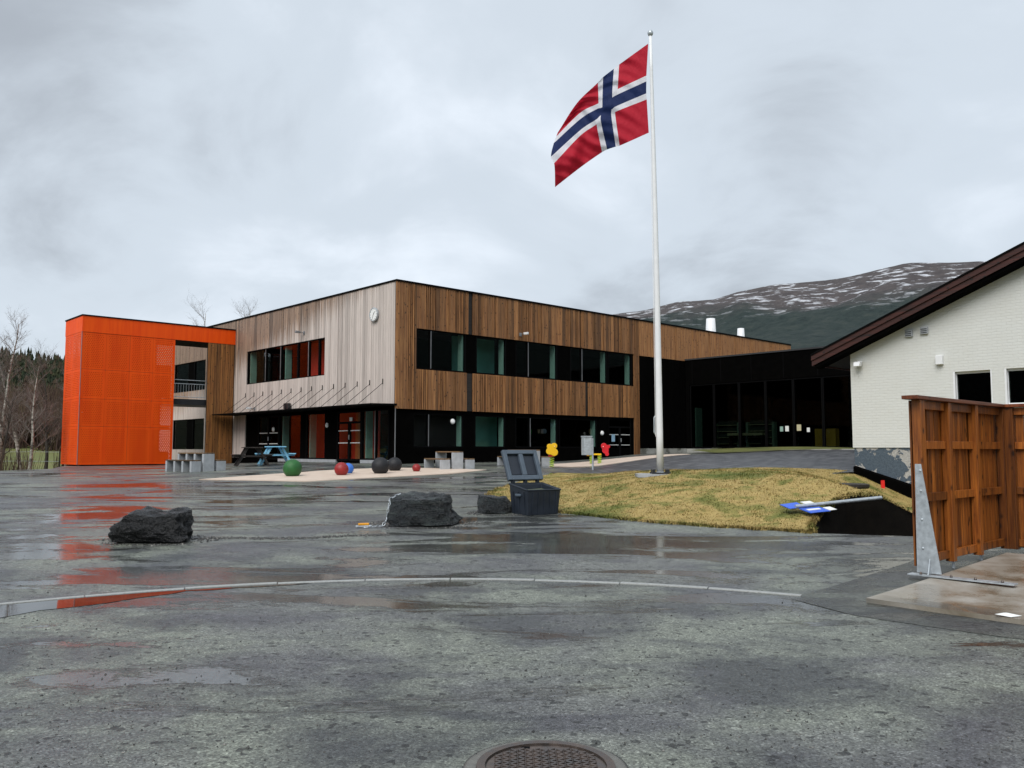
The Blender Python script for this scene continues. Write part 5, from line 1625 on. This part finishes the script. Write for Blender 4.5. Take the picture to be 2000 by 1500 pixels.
o.location = (sx, sy, mz(sx, sy)); tag(o, 'short red marker peg at the foot of the peeling plinth', 'marker')

# ------------------------------------------------------------------ trees
def birch(x, y, z, h, seed, label, white=True, lean=(0, 0), group='bare birches by the yard edge', spread=1.0, dens=1.0):
    q = random.Random(seed)
    t = thing('birch_tree', label, 'tree', (x, y, z), 0, group)
    trunk = MB(); limbs = MB(); tw_ = MB()
    P_ = []; p = Vector((0, 0, -.1)); d = Vector((lean[0], lean[1], 1)).normalized()
    n_ = 12
    for k in range(n_ + 1):
        P_.append(p.copy()); p = p + d * (h / n_); d = (d + Vector((q.uniform(-.09, .09), q.uniform(-.09, .09), .05))).normalized()
    r0 = .012 * h + .02
    trunk.tube(P_, [r0 * (1 - .93 * k / n_) + .006 for k in range(n_ + 1)], 8)
    def branch(p0, d0, ln, r, lev):
        pts = [p0.copy()]; p = p0.copy(); d = d0.copy(); m_ = 5
        for k in range(m_):
            d = (d + Vector((q.uniform(-.18, .18), q.uniform(-.18, .18), .10 if lev < 2 else q.uniform(-.12, .12)))).normalized()
            p = p + d * ln / m_; pts.append(p.copy())
        (limbs if lev == 0 else tw_).tube(pts, [r * (1 - .8 * k / m_) for k in range(m_ + 1)], 5 if lev == 0 else 3, False)
        if lev < 2:
            for k in range(int((9 if lev == 0 else 6) * dens)):
                f_ = q.uniform(.2, 1); i = min(m_ - 1, int(f_ * m_)); pp_ = pts[i].lerp(pts[i + 1], f_ * m_ - i)
                a = q.uniform(0, 6.28); dd_ = (d0 * .8 + Vector((math.cos(a), math.sin(a), q.uniform(-.1, .7)))).normalized()
                branch(pp_, dd_, ln * q.uniform(.3, .55), r * .4, lev + 1)
    for k in range(int(20 * dens)):
        f_ = q.uniform(.22, .98); i = min(n_ - 1, int(f_ * n_)); p0 = P_[i].lerp(P_[i + 1], f_ * n_ - i)
        a = q.uniform(0, 6.28); d0 = Vector((math.cos(a) * spread, math.sin(a) * spread, q.uniform(.6, 1.5))).normalized()
        branch(p0, d0, h * q.uniform(.14, .30) * (1.15 - .6 * f_), r0 * .34 * (1.1 - f_) + .006, 0)
    tk = trunk.build('trunk', 'birch_bark' if white else 'dark_bark', t, True)
    limbs.build('limbs', 'dark_bark' if not white else 'birch_twig', t)
    tw_.build('crown', 'birch_twig' if white else 'twig', t)
specs = [(-27.0, 40.0, 8.6, 1, True, (.02, 0), 'pale birch with a forked top beside the tall straight birch'),
         (-25.0, 41.5, 9.2, 2, True, (0, 0), 'tall straight white barked birch beside the orange tower'),
         (-23.2, 41.0, 6.4, 3, True, (.12, 0), 'leaning pale birch next to the orange tower wall'),
         (-28.6, 44.5, 8.8, 4, True, (.06, 0), 'slender white birch set back among darker stems'),
         (-25.6, 38.6, 5.2, 5, False, (-.12, 0), 'low dark multi branched bare tree at the asphalt edge'),
         (-23.6, 39.2, 4.6, 6, False, (.14, .05), 'dark leaning bare sapling by the tower base'),
         (-30.5, 50.0, 9.5, 7, False, (0, 0), 'tall dark bare tree behind the white birches'),
         (-27.3, 50.0, 8.6, 8, False, (.03, 0), 'dark bare tree seen between two white trunks')]
specs += [(-26.2, 45.5, 8.9, 31, True, (-.05, 0), 'thin white birch growing behind the tall straight one'),
          (-29.8, 41.8, 8.2, 32, False, (.05, 0), 'dark bare tree left of the forked pale birch'),
          (-24.1, 46.0, 8.4, 33, True, (.03, 0), 'pale birch partly hidden by the orange tower'),
          (-28.0, 38.2, 4.2, 34, False, (.1, 0), 'short dark bare sapling below the forked birch')]
for x, y, h, s, wh, ln_, lab in specs:
    birch(x, y, far_h(x, y), h * .83, s, lab, wh, ln_, dens=1.25)
for (wx, wy, h, s, lab) in ((-24.9, 70, 12.6, 21, 'bare birch top rising behind the orange tower roof'), (-23.9, 73, 13.0, 22, 'small bare birch top behind the pale timber roof'), (-22.2, 70.5, 12.9, 23, 'bare birch crown behind the school roof edge')):
    birch(wx, wy, far_h(wx, wy), h, s, lab, True, (0, 0), 'birches behind the school roof')
mb = MB(); rg = random.Random(9)
for i in range(42):
    x = rg.uniform(-31, -21.8); y = rg.uniform(37.5, 50)
    if x > -23.2 and y > 41: continue
    spray(mb, x, y, far_h(x, y) - .05, rg.uniform(.7, 2.2), rg.uniform(.6, 1.5), 14, rg, .012)
o = mb.build('undergrowth', 'brush'); o['kind'] = 'stuff'
blades('meadow_grass', [(-21, 34), (-30, 34), (-34, 60), (-24, 60), (-22.8, 44)], 9000, far_h, 'meadow', .08, .3, 8)
# wire fence at the yard edge
wf = thing('wire_fence', 'low wire fence running behind the birches', 'fence', (-22.8, 43.0, far_h(-22.8, 43.0)))
for k in range(5):
    x = -k * 2.3; MB().tube([(x, k * .4, -.1), (x, k * .4, 1.15)], .035, 6).build('post', 'dark_bark', wf)
for z in (.55, 1.02):
    MB().tube([(-k * 2.3, k * .4, z + .02 * math.sin(k * 2)) for k in range(5)], .008, 4).build('wire', 'galvanised', wf)
# far farm buildings across the meadow
def farm(a, r, w, d, h, rz, label, wallm='white_paint'):
    x, y = r * math.sin(R(a)), r * math.cos(R(a)); z = far_h(x, y) + hill_h(a, r)
    t = thing('farm_house', label, 'house', (x, y, z), rz)
    box('wall', wallm, t, -w / 2, w / 2, -d / 2, d / 2, -.5, h)
    MB().prism([(-w / 2 - .3, -d / 2 - .3, h), (-w / 2 - .3, d / 2 + .3, h), (-w / 2 - .3, 0, h + d * .32)], (w + .6, 0, 0)).build('roof', 'roof_felt', t)
    for k in range(3):
        xx = -w / 2 + w * (k + .5) / 3
        wd = box('window', 'white_lamp', t, xx - .5, xx + .5, -d / 2 - .05, -d / 2, h * .35, h * .75); box('pane', 'black_metal', wd, xx - .42, xx + .42, -d / 2 - .07, -d / 2 - .051, h * .38, h * .72)
farm(-30.6, 200, 7, 5, 1.9, R(20), 'white farm house far off across the meadow')
farm(-29.0, 205, 9, 4, 1.2, R(30), 'long low pale shed beside the far white farm house', 'concrete')
